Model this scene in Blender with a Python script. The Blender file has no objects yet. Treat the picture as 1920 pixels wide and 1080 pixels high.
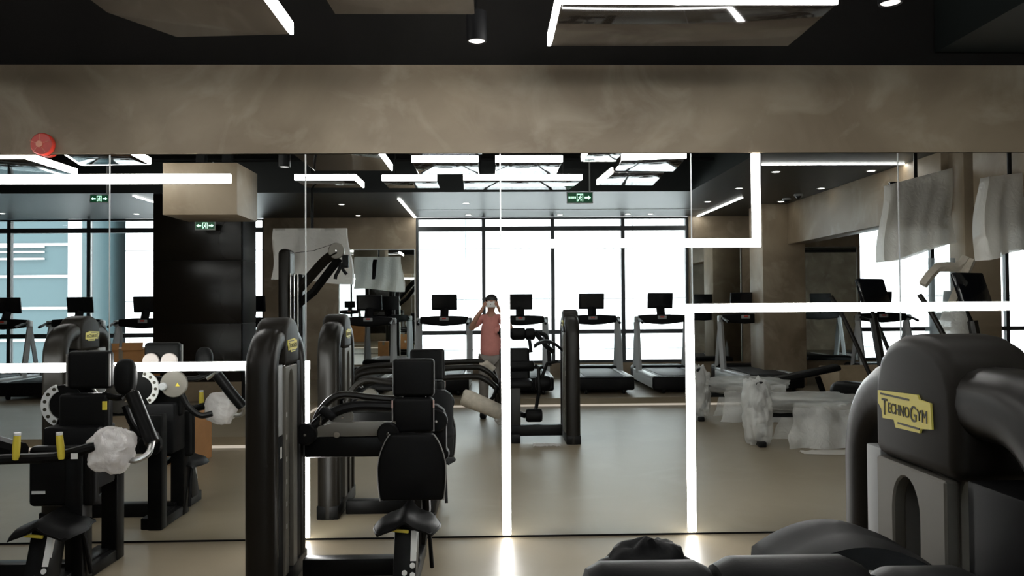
import bpy, bmesh, math, random
from mathutils import Vector, Matrix, Euler, noise as mnoise

# ------------------------------------------------------------------ camera, sky, exposure
SC = bpy.context.scene
COL = SC.collection
PI = math.pi
D = 5.36            # the mirror wall
H = 1.55            # height of the phone that takes the picture

def setup_camera():
    yaw, pitch, roll = 0.02682, 0.020454, 0.0072787
    fwd = Vector((math.sin(yaw) * math.cos(pitch), math.cos(yaw) * math.cos(pitch), math.sin(pitch)))
    right = Vector((math.cos(yaw), -math.sin(yaw), 0)); up = right.cross(fwd)
    r2 = right * math.cos(roll) - up * math.sin(roll)
    u2 = right * math.sin(roll) + up * math.cos(roll)
    m = Matrix((r2, u2, -fwd)).transposed().to_4x4()
    m.translation = (0, 0, H)
    cam = bpy.data.cameras.new('camera'); o = bpy.data.objects.new('camera', cam); COL.objects.link(o)
    o.matrix_world = m
    cam.sensor_width = 36; cam.lens = 36 * 1500 / 1920; cam.clip_start = 0.02; cam.clip_end = 200
    SC.camera = o
setup_camera()

world = bpy.data.worlds.new('overcast_sky'); SC.world = world; world.use_nodes = True
wb = world.node_tree.nodes['Background']
wb.inputs[0].default_value = (0.97, 0.99, 1.0, 1); wb.inputs[1].default_value = 4.8
vs = SC.view_settings
vs.view_transform = 'Standard'; vs.look = 'None'; vs.gamma = 1.0; vs.use_curve_mapping = False
vs.exposure = 0.75
SC.cycles.max_bounces = 10; SC.cycles.glossy_bounces = 6; SC.cycles.transparent_max_bounces = 12
SC.cycles.caustics_reflective = False; SC.cycles.caustics_refractive = False
SC.cycles.sample_clamp_indirect = 4.0
LED_W = 17.0         # strength of the strip lights

# ------------------------------------------------------------------ materials
def sock(n, names):
    for s in names:
        if s in n.inputs: return n.inputs[s]
def mat(name, col, rough=0.5, metal=0.0, spec=0.5, emit=None, strength=0, var=0.0, scale=8.0, bump=0.0, col2=None, coat=0.0, trans=0.0, alpha=1.0):
    m = bpy.data.materials.new(name); m.use_nodes = True
    nt = m.node_tree; b = nt.nodes['Principled BSDF']
    b.inputs['Base Color'].default_value = (*col, 1); b.inputs['Roughness'].default_value = rough
    b.inputs['Metallic'].default_value = metal; b.inputs['Specular IOR Level'].default_value = spec
    b.inputs['Coat Weight'].default_value = coat
    if emit:
        b.inputs['Emission Color'].default_value = (*emit, 1); b.inputs['Emission Strength'].default_value = strength
    if alpha < 1: b.inputs['Alpha'].default_value = alpha
    if var or bump or col2:
        tc = nt.nodes.new('ShaderNodeTexCoord'); no = nt.nodes.new('ShaderNodeTexNoise')
        no.inputs['Scale'].default_value = scale; no.inputs['Detail'].default_value = 6; no.inputs['Roughness'].default_value = 0.6
        nt.links.new(tc.outputs['Object'], no.inputs['Vector'])
        if var or col2:
            r = nt.nodes.new('ShaderNodeValToRGB')
            c2 = col2 or tuple(min(1, c * (1 + var)) for c in col); c1 = col if col2 else tuple(c * (1 - var) for c in col)
            r.color_ramp.elements[0].color = (*c1, 1); r.color_ramp.elements[1].color = (*c2, 1)
            r.color_ramp.elements[0].position = .3; r.color_ramp.elements[1].position = .7
            nt.links.new(no.outputs['Fac'], r.inputs['Fac']); nt.links.new(r.outputs['Color'], b.inputs['Base Color'])
        if bump:
            bp = nt.nodes.new('ShaderNodeBump'); bp.inputs['Strength'].default_value = bump; bp.inputs['Distance'].default_value = .01
            nt.links.new(no.outputs['Fac'], bp.inputs['Height']); nt.links.new(bp.outputs['Normal'], b.inputs['Normal'])
    return m

def microcement(name, ca, cb, cc, rough, big=0.7, small=3.5):
    """trowelled cement: broad clouds plus curling trowel marks"""
    m = bpy.data.materials.new(name); m.use_nodes = True; nt = m.node_tree; b = nt.nodes['Principled BSDF']
    tc = nt.nodes.new('ShaderNodeTexCoord')
    n1 = nt.nodes.new('ShaderNodeTexNoise'); n1.inputs['Scale'].default_value = big; n1.inputs['Detail'].default_value = 5; n1.inputs['Distortion'].default_value = .6
    n2 = nt.nodes.new('ShaderNodeTexNoise'); n2.inputs['Scale'].default_value = small; n2.inputs['Detail'].default_value = 7; n2.inputs['Distortion'].default_value = 1.2; n2.inputs['Roughness'].default_value = .55
    for n in (n1, n2): nt.links.new(tc.outputs['Object'], n.inputs['Vector'])
    r1 = nt.nodes.new('ShaderNodeValToRGB'); r1.color_ramp.elements[0].position = .35; r1.color_ramp.elements[1].position = .66
    r1.color_ramp.elements[0].color = (*ca, 1); r1.color_ramp.elements[1].color = (*cb, 1)
    r2 = nt.nodes.new('ShaderNodeValToRGB'); r2.color_ramp.elements[0].position = .52; r2.color_ramp.elements[1].position = .74
    r2.color_ramp.elements[0].color = (0, 0, 0, 1); r2.color_ramp.elements[1].color = (1, 1, 1, 1)
    mx = nt.nodes.new('ShaderNodeMix'); mx.data_type = 'RGBA'
    nt.links.new(n1.outputs['Fac'], r1.inputs['Fac']); nt.links.new(n2.outputs['Fac'], r2.inputs['Fac'])
    ml = nt.nodes.new('ShaderNodeMath'); ml.operation = 'MULTIPLY'; ml.inputs[1].default_value = .6
    nt.links.new(r2.outputs['Color'], ml.inputs[0]); nt.links.new(ml.outputs[0], mx.inputs['Factor'])
    nt.links.new(r1.outputs['Color'], mx.inputs['A']); mx.inputs['B'].default_value = (*cc, 1)
    nt.links.new(mx.outputs['Result'], b.inputs['Base Color'])
    b.inputs['Roughness'].default_value = rough
    bp = nt.nodes.new('ShaderNodeBump'); bp.inputs['Strength'].default_value = .08; bp.inputs['Distance'].default_value = .01
    nt.links.new(n2.outputs['Fac'], bp.inputs['Height']); nt.links.new(bp.outputs['Normal'], b.inputs['Normal'])
    return m

def pane_material(name, tint, gloss=0.08):
    m = bpy.data.materials.new(name); m.use_nodes = True; nt = m.node_tree
    for n in list(nt.nodes): nt.nodes.remove(n)
    out = nt.nodes.new('ShaderNodeOutputMaterial'); tr = nt.nodes.new('ShaderNodeBsdfTransparent'); gl = nt.nodes.new('ShaderNodeBsdfGlossy')
    tr.inputs[0].default_value = (*tint, 1); gl.inputs['Roughness'].default_value = .02
    fr = nt.nodes.new('ShaderNodeFresnel'); fr.inputs[0].default_value = 1.45
    mx = nt.nodes.new('ShaderNodeMixShader')
    nt.links.new(fr.outputs[0], mx.inputs[0]); nt.links.new(tr.outputs[0], mx.inputs[1]); nt.links.new(gl.outputs[0], mx.inputs[2])
    nt.links.new(mx.outputs[0], out.inputs[0])
    return m

def film_material(name, col, see=0.35, rough=0.25, bscale=9, bstr=.5):
    """milky plastic film: partly see-through, partly scattering, with a soft shine"""
    m = bpy.data.materials.new(name); m.use_nodes = True; nt = m.node_tree
    for n in list(nt.nodes): nt.nodes.remove(n)
    out = nt.nodes.new('ShaderNodeOutputMaterial'); tr = nt.nodes.new('ShaderNodeBsdfTransparent')
    df = nt.nodes.new('ShaderNodeBsdfDiffuse'); tl = nt.nodes.new('ShaderNodeBsdfTranslucent'); gl = nt.nodes.new('ShaderNodeBsdfGlossy')
    tc = nt.nodes.new('ShaderNodeTexCoord'); no = nt.nodes.new('ShaderNodeTexNoise'); no.inputs['Scale'].default_value = bscale; no.inputs['Detail'].default_value = 5; no.inputs['Distortion'].default_value = 1.5
    nt.links.new(tc.outputs['Object'], no.inputs['Vector'])
    bp = nt.nodes.new('ShaderNodeBump'); bp.inputs['Strength'].default_value = bstr; bp.inputs['Distance'].default_value = .03
    nt.links.new(no.outputs['Fac'], bp.inputs['Height'])
    for n in (df, tl): n.inputs[0].default_value = (*col, 1)
    gl.inputs['Roughness'].default_value = rough; gl.inputs[0].default_value = (.9, .9, .9, 1)
    for n in (df, gl): nt.links.new(bp.outputs['Normal'], n.inputs['Normal'])
    a = nt.nodes.new('ShaderNodeMixShader'); a.inputs[0].default_value = .4
    nt.links.new(df.outputs[0], a.inputs[1]); nt.links.new(tl.outputs[0], a.inputs[2])
    g = nt.nodes.new('ShaderNodeMixShader'); g.inputs[0].default_value = .12
    nt.links.new(a.outputs[0], g.inputs[1]); nt.links.new(gl.outputs[0], g.inputs[2])
    t = nt.nodes.new('ShaderNodeMixShader'); t.inputs[0].default_value = see
    nt.links.new(g.outputs[0], t.inputs[1]); nt.links.new(tr.outputs[0], t.inputs[2])
    nt.links.new(t.outputs[0], out.inputs[0])
    return m

M = {}
M['cement'] = microcement('trowelled_cement', (.205, .152, .096), (.35, .277, .192), (.47, .40, .30), .5, 1.1, 1.9)
M['floor'] = microcement('grey_beige_floor', (.235, .192, .128), (.275, .228, .158), (.30, .25, .178), .40, .5, 1.6)
M['black_ceiling'] = mat('black_paint', (.010, .009, .008), .8, spec=.2, var=.2, scale=2)
M['soffit'] = mat('dark_green_grey_paint', (.010, .0125, .012), .42, spec=.3, var=.1, scale=2)
M['pendant'] = mat('dark_brown_gloss_panel', (.024, .019, .015), .06, spec=.8)
M['led'] = mat('led_diffuser', (.9, .9, .9), .5, emit=(1.0, .985, .95), strength=LED_W)
M['led_mirror'] = mat('led_mirror_diffuser', (.9, .9, .9), .5, emit=(1.0, .99, .96), strength=LED_W)
M['down'] = mat('downlight_glow', (.9, .9, .9), .5, emit=(1.0, .95, .86), strength=8)
M['alu'] = mat('brushed_aluminium', (.55, .55, .54), .35, 1.0)
M['mirror'] = mat('mirror_silvering', (.88, .90, .885), 0.0, 1.0)
M['mirror_back'] = mat('second_mirror', (.80, .83, .81), 0.0, 1.0)
M['wframe'] = mat('dark_window_frame', (.028, .033, .038), .4, var=.1)
M['glass'] = pane_material('window_glass', (.93, .96, .97))
M['black'] = mat('black_powder_coat', (.005, .005, .005), .36, spec=.12, var=.15, scale=20)
M['blackm'] = mat('black_matt_plastic', (.006, .006, .0065), .5, spec=.12, var=.15, scale=30)
M['vinyl'] = mat('black_vinyl', (.005, .005, .005), .48, spec=.10, bump=.05, scale=60)
M['piping'] = mat('grey_piping', (.22, .21, .20), .4)
M['pipe'] = mat('brown_black_metal', (.010, .0085, .0065), .36, .0, spec=.2, var=.1, scale=6)
M['hood'] = mat('brown_black_plastic', (.014, .012, .0095), .45, spec=.13, var=.08, scale=6)
M['silver'] = mat('silver_grey_paint', (.135, .125, .105), .42, .1, var=.06, scale=8)
M['lgrey'] = mat('light_grey_plastic', (.36, .37, .37), .45)
M['white'] = mat('white_print', (.75, .75, .73), .5)
M['yellow'] = mat('yellow_plastic', (.72, .58, .06), .4)
M['badge'] = mat('yellow_badge', (.74, .64, .13), .4)
M['ink'] = mat('dark_ink', (.04, .035, .02), .5)
M['chrome'] = mat('chrome', (.75, .75, .75), .12, 1.0)
M['tread_rail'] = mat('treadmill_silver', (.55, .57, .58), .4, .1)
M['screen'] = mat('dark_screen', (.006, .007, .009), .12)
M['belt'] = mat('running_belt', (.018, .019, .022), .6, bump=.1, scale=80)
M['film'] = film_material('plastic_film', (.95, .94, .90), .42, .2, 10, 1.0)
M['film2'] = film_material('thin_film', (.95, .94, .90), .66, .15, 12, 1.0)
M['sheet'] = film_material('milky_sheet', (.86, .83, .77), .08, .35)
M['bag'] = film_material('crumpled_bag', (.92, .89, .87), .12, .10, 7, .8)
M['foam'] = mat('cream_foam', (.52, .47, .39), .8, var=.15, scale=15, bump=.3)
M['cap'] = mat('pinkish_white_plastic', (.62, .55, .52), .5)
M['carton'] = mat('brown_carton', (.42, .20, .07), .75, var=.12, scale=5)
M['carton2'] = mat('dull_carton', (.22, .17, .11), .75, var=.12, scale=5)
M['plank'] = mat('pale_plywood', (.50, .40, .27), .6, var=.12, scale=4)
M['blackglass'] = mat('black_gloss_glass', (.008, .006, .004), .26, spec=.22)
M['red'] = mat('red_plastic', (.55, .035, .018), .35)
M['pale_red'] = mat('pale_red_plastic', (.80, .30, .18), .35)  # lighter red of the bell's sounder and ribs
M['sign_green'] = mat('sign_green', (.004, .04, .016), .4, emit=(.01, .16, .06), strength=.12)
M['sign_mark'] = mat('sign_mark', (.6, .9, .7), .4, emit=(.55, 1, .7), strength=1.2)
M['skin'] = mat('skin', (.42, .22, .15), .5, var=.05)
M['shirt'] = mat('pink_cotton', (.62, .25, .22), .8, var=.08, scale=12, bump=.15)
M['trousers'] = mat('grey_trousers', (.24, .22, .20), .8, var=.1, scale=12)
M['hair'] = mat('black_hair', (.012, .010, .009), .6, bump=.3, scale=60)
M['phone'] = mat('pale_phone', (.62, .60, .58), .3)
M['facade'] = mat('white_facade', (.80, .82, .82), .7)
M['facade_joint'] = mat('facade_joint', (.30, .33, .34), .7)
M['teal'] = mat('teal_glass', (.052, .082, .09), .3, spec=.2)
M['road'] = mat('street_grey', (.35, .36, .36), .8)
M['duct'] = mat('buff_duct', (.25, .21, .16), .6, var=.1)

# ------------------------------------------------------------------ mesh helpers
class MB:
    def __init__(self): self.v = []; self.f = []
    def add(self, vs, fs):
        k = len(self.v); self.v += [tuple(p) for p in vs]; self.f += [tuple(i + k for i in q) for q in fs]; return self
    def bm(self, b):
        b.verts.index_update(); self.add([v.co for v in b.verts], [[v.index for v in f.verts] for f in b.faces]); b.free(); return self
    def box(self, c, s, rot=None, bev=0.0, seg=2):
        b = bmesh.new(); bmesh.ops.create_cube(b, size=1)
        bmesh.ops.scale(b, vec=s, verts=b.verts)
        if bev: bmesh.ops.bevel(b, geom=list(b.edges), offset=min(bev, min(s) * .49), segments=seg, profile=.5, affect='EDGES')
        if rot: bmesh.ops.rotate(b, cent=(0, 0, 0), matrix=Euler(rot).to_matrix(), verts=b.verts)
        bmesh.ops.translate(b, vec=c, verts=b.verts)
        return self.bm(b)
    def b2(self, x0, x1, y0, y1, z0, z1, bev=0.0, seg=2):
        return self.box(((x0 + x1) / 2, (y0 + y1) / 2, (z0 + z1) / 2), (abs(x1 - x0), abs(y1 - y0), abs(z1 - z0)), None, bev, seg)
    def quad(self, a, b, c, d): return self.add([a, b, c, d], [(0, 1, 2, 3)])
    def prism(self, poly, axis, a0, a1, bev=0.0, seg=2):
        """poly: 2-D points in the plane normal to axis ('x': (y,z), 'y': (x,z), 'z': (x,y))"""
        P = {'x': lambda p, a: (a, p[0], p[1]), 'y': lambda p, a: (p[0], a, p[1]), 'z': lambda p, a: (p[0], p[1], a)}[axis]
        b = bmesh.new(); n = len(poly)
        lo = [b.verts.new(P(p, a0)) for p in poly]; hi = [b.verts.new(P(p, a1)) for p in poly]
        b.faces.new(lo); b.faces.new(list(reversed(hi)))
        for i in range(n): b.faces.new((lo[i], hi[i], hi[(i + 1) % n], lo[(i + 1) % n]))
        bmesh.ops.recalc_face_normals(b, faces=b.faces)
        if bev:
            es = [e for e in b.edges if e.calc_face_angle(0) > .6]
            bmesh.ops.bevel(b, geom=es, offset=bev, segments=seg, profile=.5, affect='EDGES')
        return self.bm(b)
    def tube(self, pts, r, n=10, section=None, closed=False, smooth=0):
        pts = [Vector(p) for p in pts]
        if smooth: pts = spline(pts, smooth)
        rs = r if isinstance(r, (list, tuple)) else [r] * len(pts)
        if len(rs) != len(pts): rs = [rs[min(len(rs) - 1, int(i * len(rs) / len(pts)))] for i in range(len(pts))]
        t0 = (pts[1] - pts[0]).normalized()
        up = Vector((1, 0, 0)) if abs(t0.x) < .9 else Vector((0, 0, 1))
        nrm = (up - t0 * up.dot(t0)).normalized(); V = []; F = []
        for i, p in enumerate(pts):
            t = (pts[min(i + 1, len(pts) - 1)] - pts[max(i - 1, 0)]).normalized()
            nrm = (nrm - t * nrm.dot(t)).normalized(); bn = t.cross(nrm)
            for k in range(n):
                a = 2 * PI * k / n
                if section:
                    e = section[2]; ca, sa = math.cos(a), math.sin(a)
                    u = math.copysign(abs(ca) ** e, ca) * section[0]; w = math.copysign(abs(sa) ** e, sa) * section[1]
                    V.append(p + nrm * u + bn * w)
                else: V.append(p + (nrm * math.cos(a) + bn * math.sin(a)) * rs[i])
        for i in range(len(pts) - 1):
            for k in range(n): F.append((i * n + k, i * n + (k + 1) % n, (i + 1) * n + (k + 1) % n, (i + 1) * n + k))
        m = len(pts) - 1
        F.append(tuple(reversed(range(n)))); F.append(tuple(m * n + k for k in range(n)))
        return self.add(V, F)
    def cyl(self, a, b, r, n=18): return self.tube([a, b], r, n)
    def disc(self, c, axis, r, t, n=24, bev=.15):
        a = Vector(axis).normalized(); c = Vector(c); e = t * bev
        return self.tube([c - a * t / 2, c - a * (t / 2 - e), c + a * (t / 2 - e), c + a * t / 2], [r - e, r, r, r - e], n)
    def lathe(self, c, prof, n=24):
        V = []; F = []
        for (r, z) in prof:
            for k in range(n): V.append((c[0] + r * math.cos(2 * PI * k / n), c[1] + r * math.sin(2 * PI * k / n), c[2] + z))
        for i in range(len(prof) - 1):
            for k in range(n): F.append((i * n + k, i * n + (k + 1) % n, (i + 1) * n + (k + 1) % n, (i + 1) * n + k))
        return self.add(V, F)
    def blob(self, c, s, seed=0, amp=0.0, freq=6, nu=24, nv=16, e=1.0):
        """ellipsoid / superellipsoid with creases"""
        V = []; F = []
        for j in range(nv + 1):
            ph = -PI / 2 + PI * j / nv
            for i in range(nu):
                th = 2 * PI * i / nu
                f = lambda x: math.copysign(abs(x) ** e, x)
                p = Vector((f(math.cos(ph)) * f(math.cos(th)), f(math.cos(ph)) * f(math.sin(th)), f(math.sin(ph))))
                q = Vector((p.x * s[0], p.y * s[1], p.z * s[2]))
                if amp:
                    w = 1 + amp * (mnoise.noise(p * freq + Vector((seed * 3.1, seed, 0))) + .5 * abs(mnoise.noise(p * freq * 2.3 + Vector((seed, 7, 1)))))
                    q *= w
                V.append(Vector(c) + q)
        for j in range(nv):
            for i in range(nu): F.append((j * nu + i, j * nu + (i + 1) % nu, (j + 1) * nu + (i + 1) % nu, (j + 1) * nu + i))
        return self.add(V, F)
    def grid(self, fn, nu, nv, thick=0.0):
        V = [Vector(fn(i / nu, j / nv)) for j in range(nv + 1) for i in range(nu + 1)]
        F = [(j * (nu + 1) + i, j * (nu + 1) + i + 1, (j + 1) * (nu + 1) + i + 1, (j + 1) * (nu + 1) + i) for j in range(nv) for i in range(nu)]
        return self.add(V, F)
    def build(self, name, m, parent=None, smooth=True, angle=0.6, loc=None, rot=None):
        me = bpy.data.meshes.new(name); me.from_pydata(self.v, [], self.f); me.materials.append(m)
        b = bmesh.new(); b.from_mesh(me); bmesh.ops.recalc_face_normals(b, faces=b.faces); b.to_mesh(me); b.free()
        if smooth:
            me.shade_smooth(); me.set_sharp_from_angle(angle=angle)
        o = bpy.data.objects.new(name, me); COL.objects.link(o)
        if parent: o.parent = parent
        if loc: o.location = loc
        if rot: o.rotation_euler = rot
        return o

def spline(pts, n):
    out = []; P = [pts[0]] + pts + [pts[-1]]
    for i in range(1, len(P) - 2):
        a, b, c, d = P[i - 1], P[i], P[i + 1], P[i + 2]
        for k in range(n):
            t = k / n
            out.append(.5 * ((2 * b) + (c - a) * t + (2 * a - 5 * b + 4 * c - d) * t * t + (3 * b - a - 3 * c + d) * t ** 3))
    out.append(pts[-1]); return out

def arc(cy, cz, r, a0, a1, n, x=0):
    return [(x, cy + r * math.cos(a0 + (a1 - a0) * k / n), cz + r * math.sin(a0 + (a1 - a0) * k / n)) for k in range(n + 1)]

def tag(o, label, cat=None, group=None, kind=None):
    if label: o['label'] = label
    if cat: o['category'] = cat
    if group: o['group'] = group
    if kind: o['kind'] = kind
    return o
def struct(o, label=None): return tag(o, label, kind='structure')
def thing(name, label, cat, loc=(0, 0, 0), rz=0, group=None):
    o = bpy.data.objects.new(name, None); COL.objects.link(o); o.location = loc; o.rotation_euler = (0, 0, rz); o.empty_display_size = .1
    return tag(o, label, cat, group)
def copy_tree(o, parent=None):
    c = o.copy(); COL.objects.link(c); c.parent = parent
    for ch in list(o.children): copy_tree(ch, c)
    return c

# ------------------------------------------------------------------ the room
X0, X1, YB, ZC, ZS = -11.5, 12.0, -4.85, 3.72, 3.25
def room():
    struct(MB().b2(X0, X1, YB - .4, D + .3, -.2, 0).build('floor', M['floor']), 'smooth grey beige floor')
    # raised cardio platform: L-shaped, comes forward on one side
    pl = [(X0, YB), (X1, YB), (X1, -1.44), (-2.62, -1.44), (-2.62, 1.84), (X0, 1.84)]
    p = struct(MB().prism(pl, 'z', 0.0, .12).build('floor_platform', M['floor']), 'low platform under the treadmills')
    st = MB()
    st.b2(-2.60, X1, -1.44, -1.425, .0, .028)
    st.b2(X0, -2.62, 1.84, 1.855, .0, .028); st.b2(-2.62, -2.605, -1.42, 1.84, 0, .028)
    tag(st.build('step_light', mat('step_led', (.8, .75, .7), .5, emit=(1, .86, .72), strength=.22), p), 'warm light line under the platform edge')
    struct(MB().b2(X0, X1, YB - .4, D + .3, ZC, ZC + .2).build('ceiling', M['black_ceiling']), 'black open ceiling')
    # lower ceiling: L-shaped soffit, back band and right side
    so = [(X0, YB), (X1, YB), (X1, D), (3.05, D), (3.05, -1.34), (X0, -1.34)]
    s = struct(MB().prism(so, 'z', ZS, ZC).build('ceiling_soffit', M['soffit']), 'dark green grey lower ceiling')
    MB().b2(-1.3, 3.9, -3.62, -3.57, ZS - .006, ZS + .01).build('slot', M['lgrey'], s)
    struct(MB().b2(X0, X1, D + .02, D + .3, 0, ZC).build('wall_front', M['black_ceiling']), 'black wall behind and above the mirrors')
    struct(MB().b2(X0, X1, D - .012, D + .02, 2.566, 3.16).build('trim_1', M['cement']), 'trowelled cement band above the mirror wall')
    struct(MB().b2(X0, -5.3, D - .012, D + .02, 0, 2.566).build('wall_front_left', M['cement']), 'cement wall beside the mirrors')
    struct(MB().b2(5.42, X1, D - .012, D + .02, 0, 2.566).build('wall_front_right', M['cement']), 'cement wall beside the mirrors')
    struct(MB().b2(X0 - .2, X0, YB - .4, D + .3, 0, ZC).build('wall_left', M['cement']))
    struct(MB().b2(X1, X1 + .2, YB - .4, D + .3, 0, ZC).build('wall_right', M['cement']))
    # back wall: sill strip, piers
    w = MB(); w.b2(X0, X1, YB - .3, YB, 0, .40)
    struct(w.build('wall_back', M['cement']), 'low cement sill wall under the windows')
    struct(MB().b2(-4.37, -1.44, YB - .3, YB + .04, .40, ZS).build('wall_back_pier', M['cement']))
    struct(MB().b2(3.88, 7.25, YB - .3, YB + .04, .40, ZS).build('wall_back_pier', M['cement']))
    # columns and hanging cement beams of the right aisle
    struct(MB().b2(4.68, 5.42, -3.6, -2.9, .12, ZS, .01).build('column', M['cement']), 'square cement column by the windows')
    struct(MB().b2(5.20, 5.60, 1.80, 2.10, 0, ZS, .01).build('column', M['cement']), 'square cement column in the aisle')
    struct(MB().b2(5.12, 5.42, -2.9, 1.80, 2.55, ZS, .005).build('beam', M['cement']))
    struct(MB().b2(5.15, 5.45, 2.35, D - .02, 2.55, ZS, .005).build('beam', M['cement']))
    # cement box hung from the ceiling on the other side, black glass pillar
    struct(MB().b2(-3.63, -2.81, 1.0, 1.77, 2.57, 3.15, .006).build('beam_stub', M['cement']), 'cement box hanging below the ceiling')
    g = MB(); g.b2(-3.4, -3.3, 1.3, 1.4, 3.15, ZC); g.b2(-3.1, -3.0, 1.3, 1.4, 3.15, ZC)
    struct(g.build('beam_hanger', M['black']))
    pp = struct(MB().b2(-5.06, -3.74, -2.1, -1.42, .12, ZS).build('pillar', M['black']), 'pillar clad in black gloss glass')
    for i, (z0, z1) in enumerate(((.13, .42), (.42, 1.29), (1.30, 2.24), (2.25, ZS - .01))):
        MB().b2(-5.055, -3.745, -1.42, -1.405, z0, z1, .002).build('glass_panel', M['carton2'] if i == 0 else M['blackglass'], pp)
    for i, (z0, z1) in enumerate(((.13, 1.29), (1.30, 2.24), (2.25, ZS - .01))):
        MB().b2(-3.74, -3.725, -2.09, -1.42, z0, z1, .002).build('glass_panel', M['blackm'], pp)

def windows():
    n = 0
    bays = [(X0, -4.37, [-10.72, -9.24, -7.73, -6.22]), (-1.44, 3.88, [-.13, 1.22, 2.60]), (7.25, X1, [8.75, 10.25])]
    for (a, b, ms) in bays:
        xs = [a] + ms + [b]
        for i in range(len(xs) - 1):
            n += 1
            x0, x1 = xs[i], xs[i + 1]
            r = struct(thing('window_%d' % n, None, None, (0, 0, 0)), 'tall window with dark frame, transom and low rail')
            f = MB(); y0, y1 = YB - .12, YB - .02; t = .035
            l = .045 if i == 0 else t; rr = .045 if i == len(xs) - 2 else t
            f.b2(x0, x0 + l, y0, y1, .40, ZS); f.b2(x1 - rr, x1, y0, y1, .40, ZS)
            f.b2(x0 + l, x1 - rr, y0, y1, .40, .45); f.b2(x0 + l, x1 - rr, y0, y1, 3.215, ZS)
            f.build('window_frame', M['wframe'], r, smooth=False)
            MB().b2(x0 + l, x1 - rr, y0, y1, 2.985, 3.075).build('transom', M['wframe'], r, smooth=False)
            MB().b2(x0 + l, x1 - rr, y0, y1, .965, 1.045).build('rail', M['wframe'], r, smooth=False)
            for (z0, z1) in ((.45, .965), (1.045, 2.985), (3.075, 3.215)):
                MB().b2(x0 + l, x1 - rr, YB - .075, YB - .065, z0, z1).build('pane', M['glass'], r, smooth=False)

def mirrors():
    xs = [-5.30, -3.88, -2.52, -1.23, .07, 1.36, 2.78, 4.10, 5.42]
    lab = ['tall wall mirror furthest from the photographer, beyond the red alarm bell', 'tall wall mirror under the red alarm bell, behind the tower machine with yellow grips',
           'tall wall mirror behind the bag-wrapped lever, showing the black glass pillar', 'tall wall mirror behind the upright seat machine without yellow grips',
           'tall wall mirror reflecting the person in the pink shirt, between two upright light lines', 'tall wall mirror right of the photographer showing the plastic-wrapped bench',
           'tall wall mirror behind the large yellow badge, showing the draped screen', 'tall wall mirror at the far right end of the wall']
    lab[0] = 'tall wall mirror at the far left end of the wall'
    lab[4] = 'tall wall mirror holding the long step-shaped light line and two treadmills'
    lab[3] = 'tall wall mirror showing the photographer in the pink shirt'
    lab[5] = 'tall wall mirror showing the two plastic-wrapped benches'
    lab[6] = 'tall wall mirror showing the milky sheet over a hung screen'
    for i in range(8):
        t = thing('wall_mirror', lab[i], 'mirror', ((xs[i] + xs[i + 1]) / 2, D, 0), 0, 'mirrors of the mirror wall')
        w = xs[i + 1] - xs[i]
        MB().b2(-w / 2 + .004, w / 2 - .004, 0, .012, .012, 2.562).build('glass', M['mirror'], t, smooth=False)
        MB().b2(w / 2 - .004, w / 2 + .004, -.002, .014, .012, 2.562).build('edge_strip', M['alu'], t, smooth=False)
        MB().b2(-w / 2, w / 2, -.002, .014, 0, .012).build('foot_strip', M['blackm'], t, smooth=False)
    # mirrors on the piers of the window wall
    for (x0, x1, lb) in ((-2.92, -1.46, 'mirror on the window-wall pier behind a treadmill, left of the window bay'), (3.90, 4.9, 'mirror on the window-wall pier, right of the window bay'), (5.5, 7.2, 'mirror on the window-wall pier beyond the cement column')):
        t = thing('pier_mirror', lb, 'mirror', ((x0 + x1) / 2, YB + .04, .40), 0, 'pier mirrors')
        w = x1 - x0
        MB().b2(-w / 2, w / 2, 0, .012, .01, 2.22).build('glass', M['mirror_back'], t, smooth=False)
        m = MB()
        for s in (-1, 1): m.b2(s * w / 2 - .01, s * w / 2 + .01, 0, .02, 0, 2.23)
        m.b2(-w / 2 + .01, w / 2 - .01, 0, .02, 2.22, 2.235); m.build('edge_frame', M['alu'], t, smooth=False)

def led_strip(name, label, pts, w=.056, group=None):
    """polyline in the mirror plane: (x, z) points"""
    t = thing(name, label, 'light strip', (pts[0][0], D, pts[0][1]), 0, group)
    ch = MB(); df = MB(); ox, oz = pts[0]
    for i in range(len(pts) - 1):
        (xa, za), (xb, zb) = pts[i], pts[i + 1]
        xa -= ox; xb -= ox; za -= oz; zb -= oz
        if abs(za - zb) < 1e-6:
            lo, hi = min(xa, xb), max(xa, xb)
            a = lo - (w / 2 if 0 < i and xa == lo or (i < len(pts) - 2 and xb == lo) else 0); b = hi + (w / 2 if (0 < i and xa == hi) or (i < len(pts) - 2 and xb == hi) else 0)
            ch.b2(a, b, -.006, -.001, za - w / 2 - .003, za + w / 2 + .003); df.b2(a, b, -.016, -.006, za - w / 2, za + w / 2, .003)
        else:
            lo, hi = min(za, zb), max(za, zb)
            a = lo + (w / 2 if (0 < i and za == lo) or (i < len(pts) - 2 and zb == lo) else 0); b = hi - (w / 2 if (0 < i and za == hi) or (i < len(pts) - 2 and zb == hi) else 0)
            ch.b2(xa - w / 2 - .003, xa + w / 2 + .003, -.006, -.001, a, b); df.b2(xa - w / 2, xa + w / 2, -.016, -.006, a, b, .003)
    ch.build('channel', M['alu'], t, smooth=False); df.build('diffuser', M['led_mirror'], t)

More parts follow.
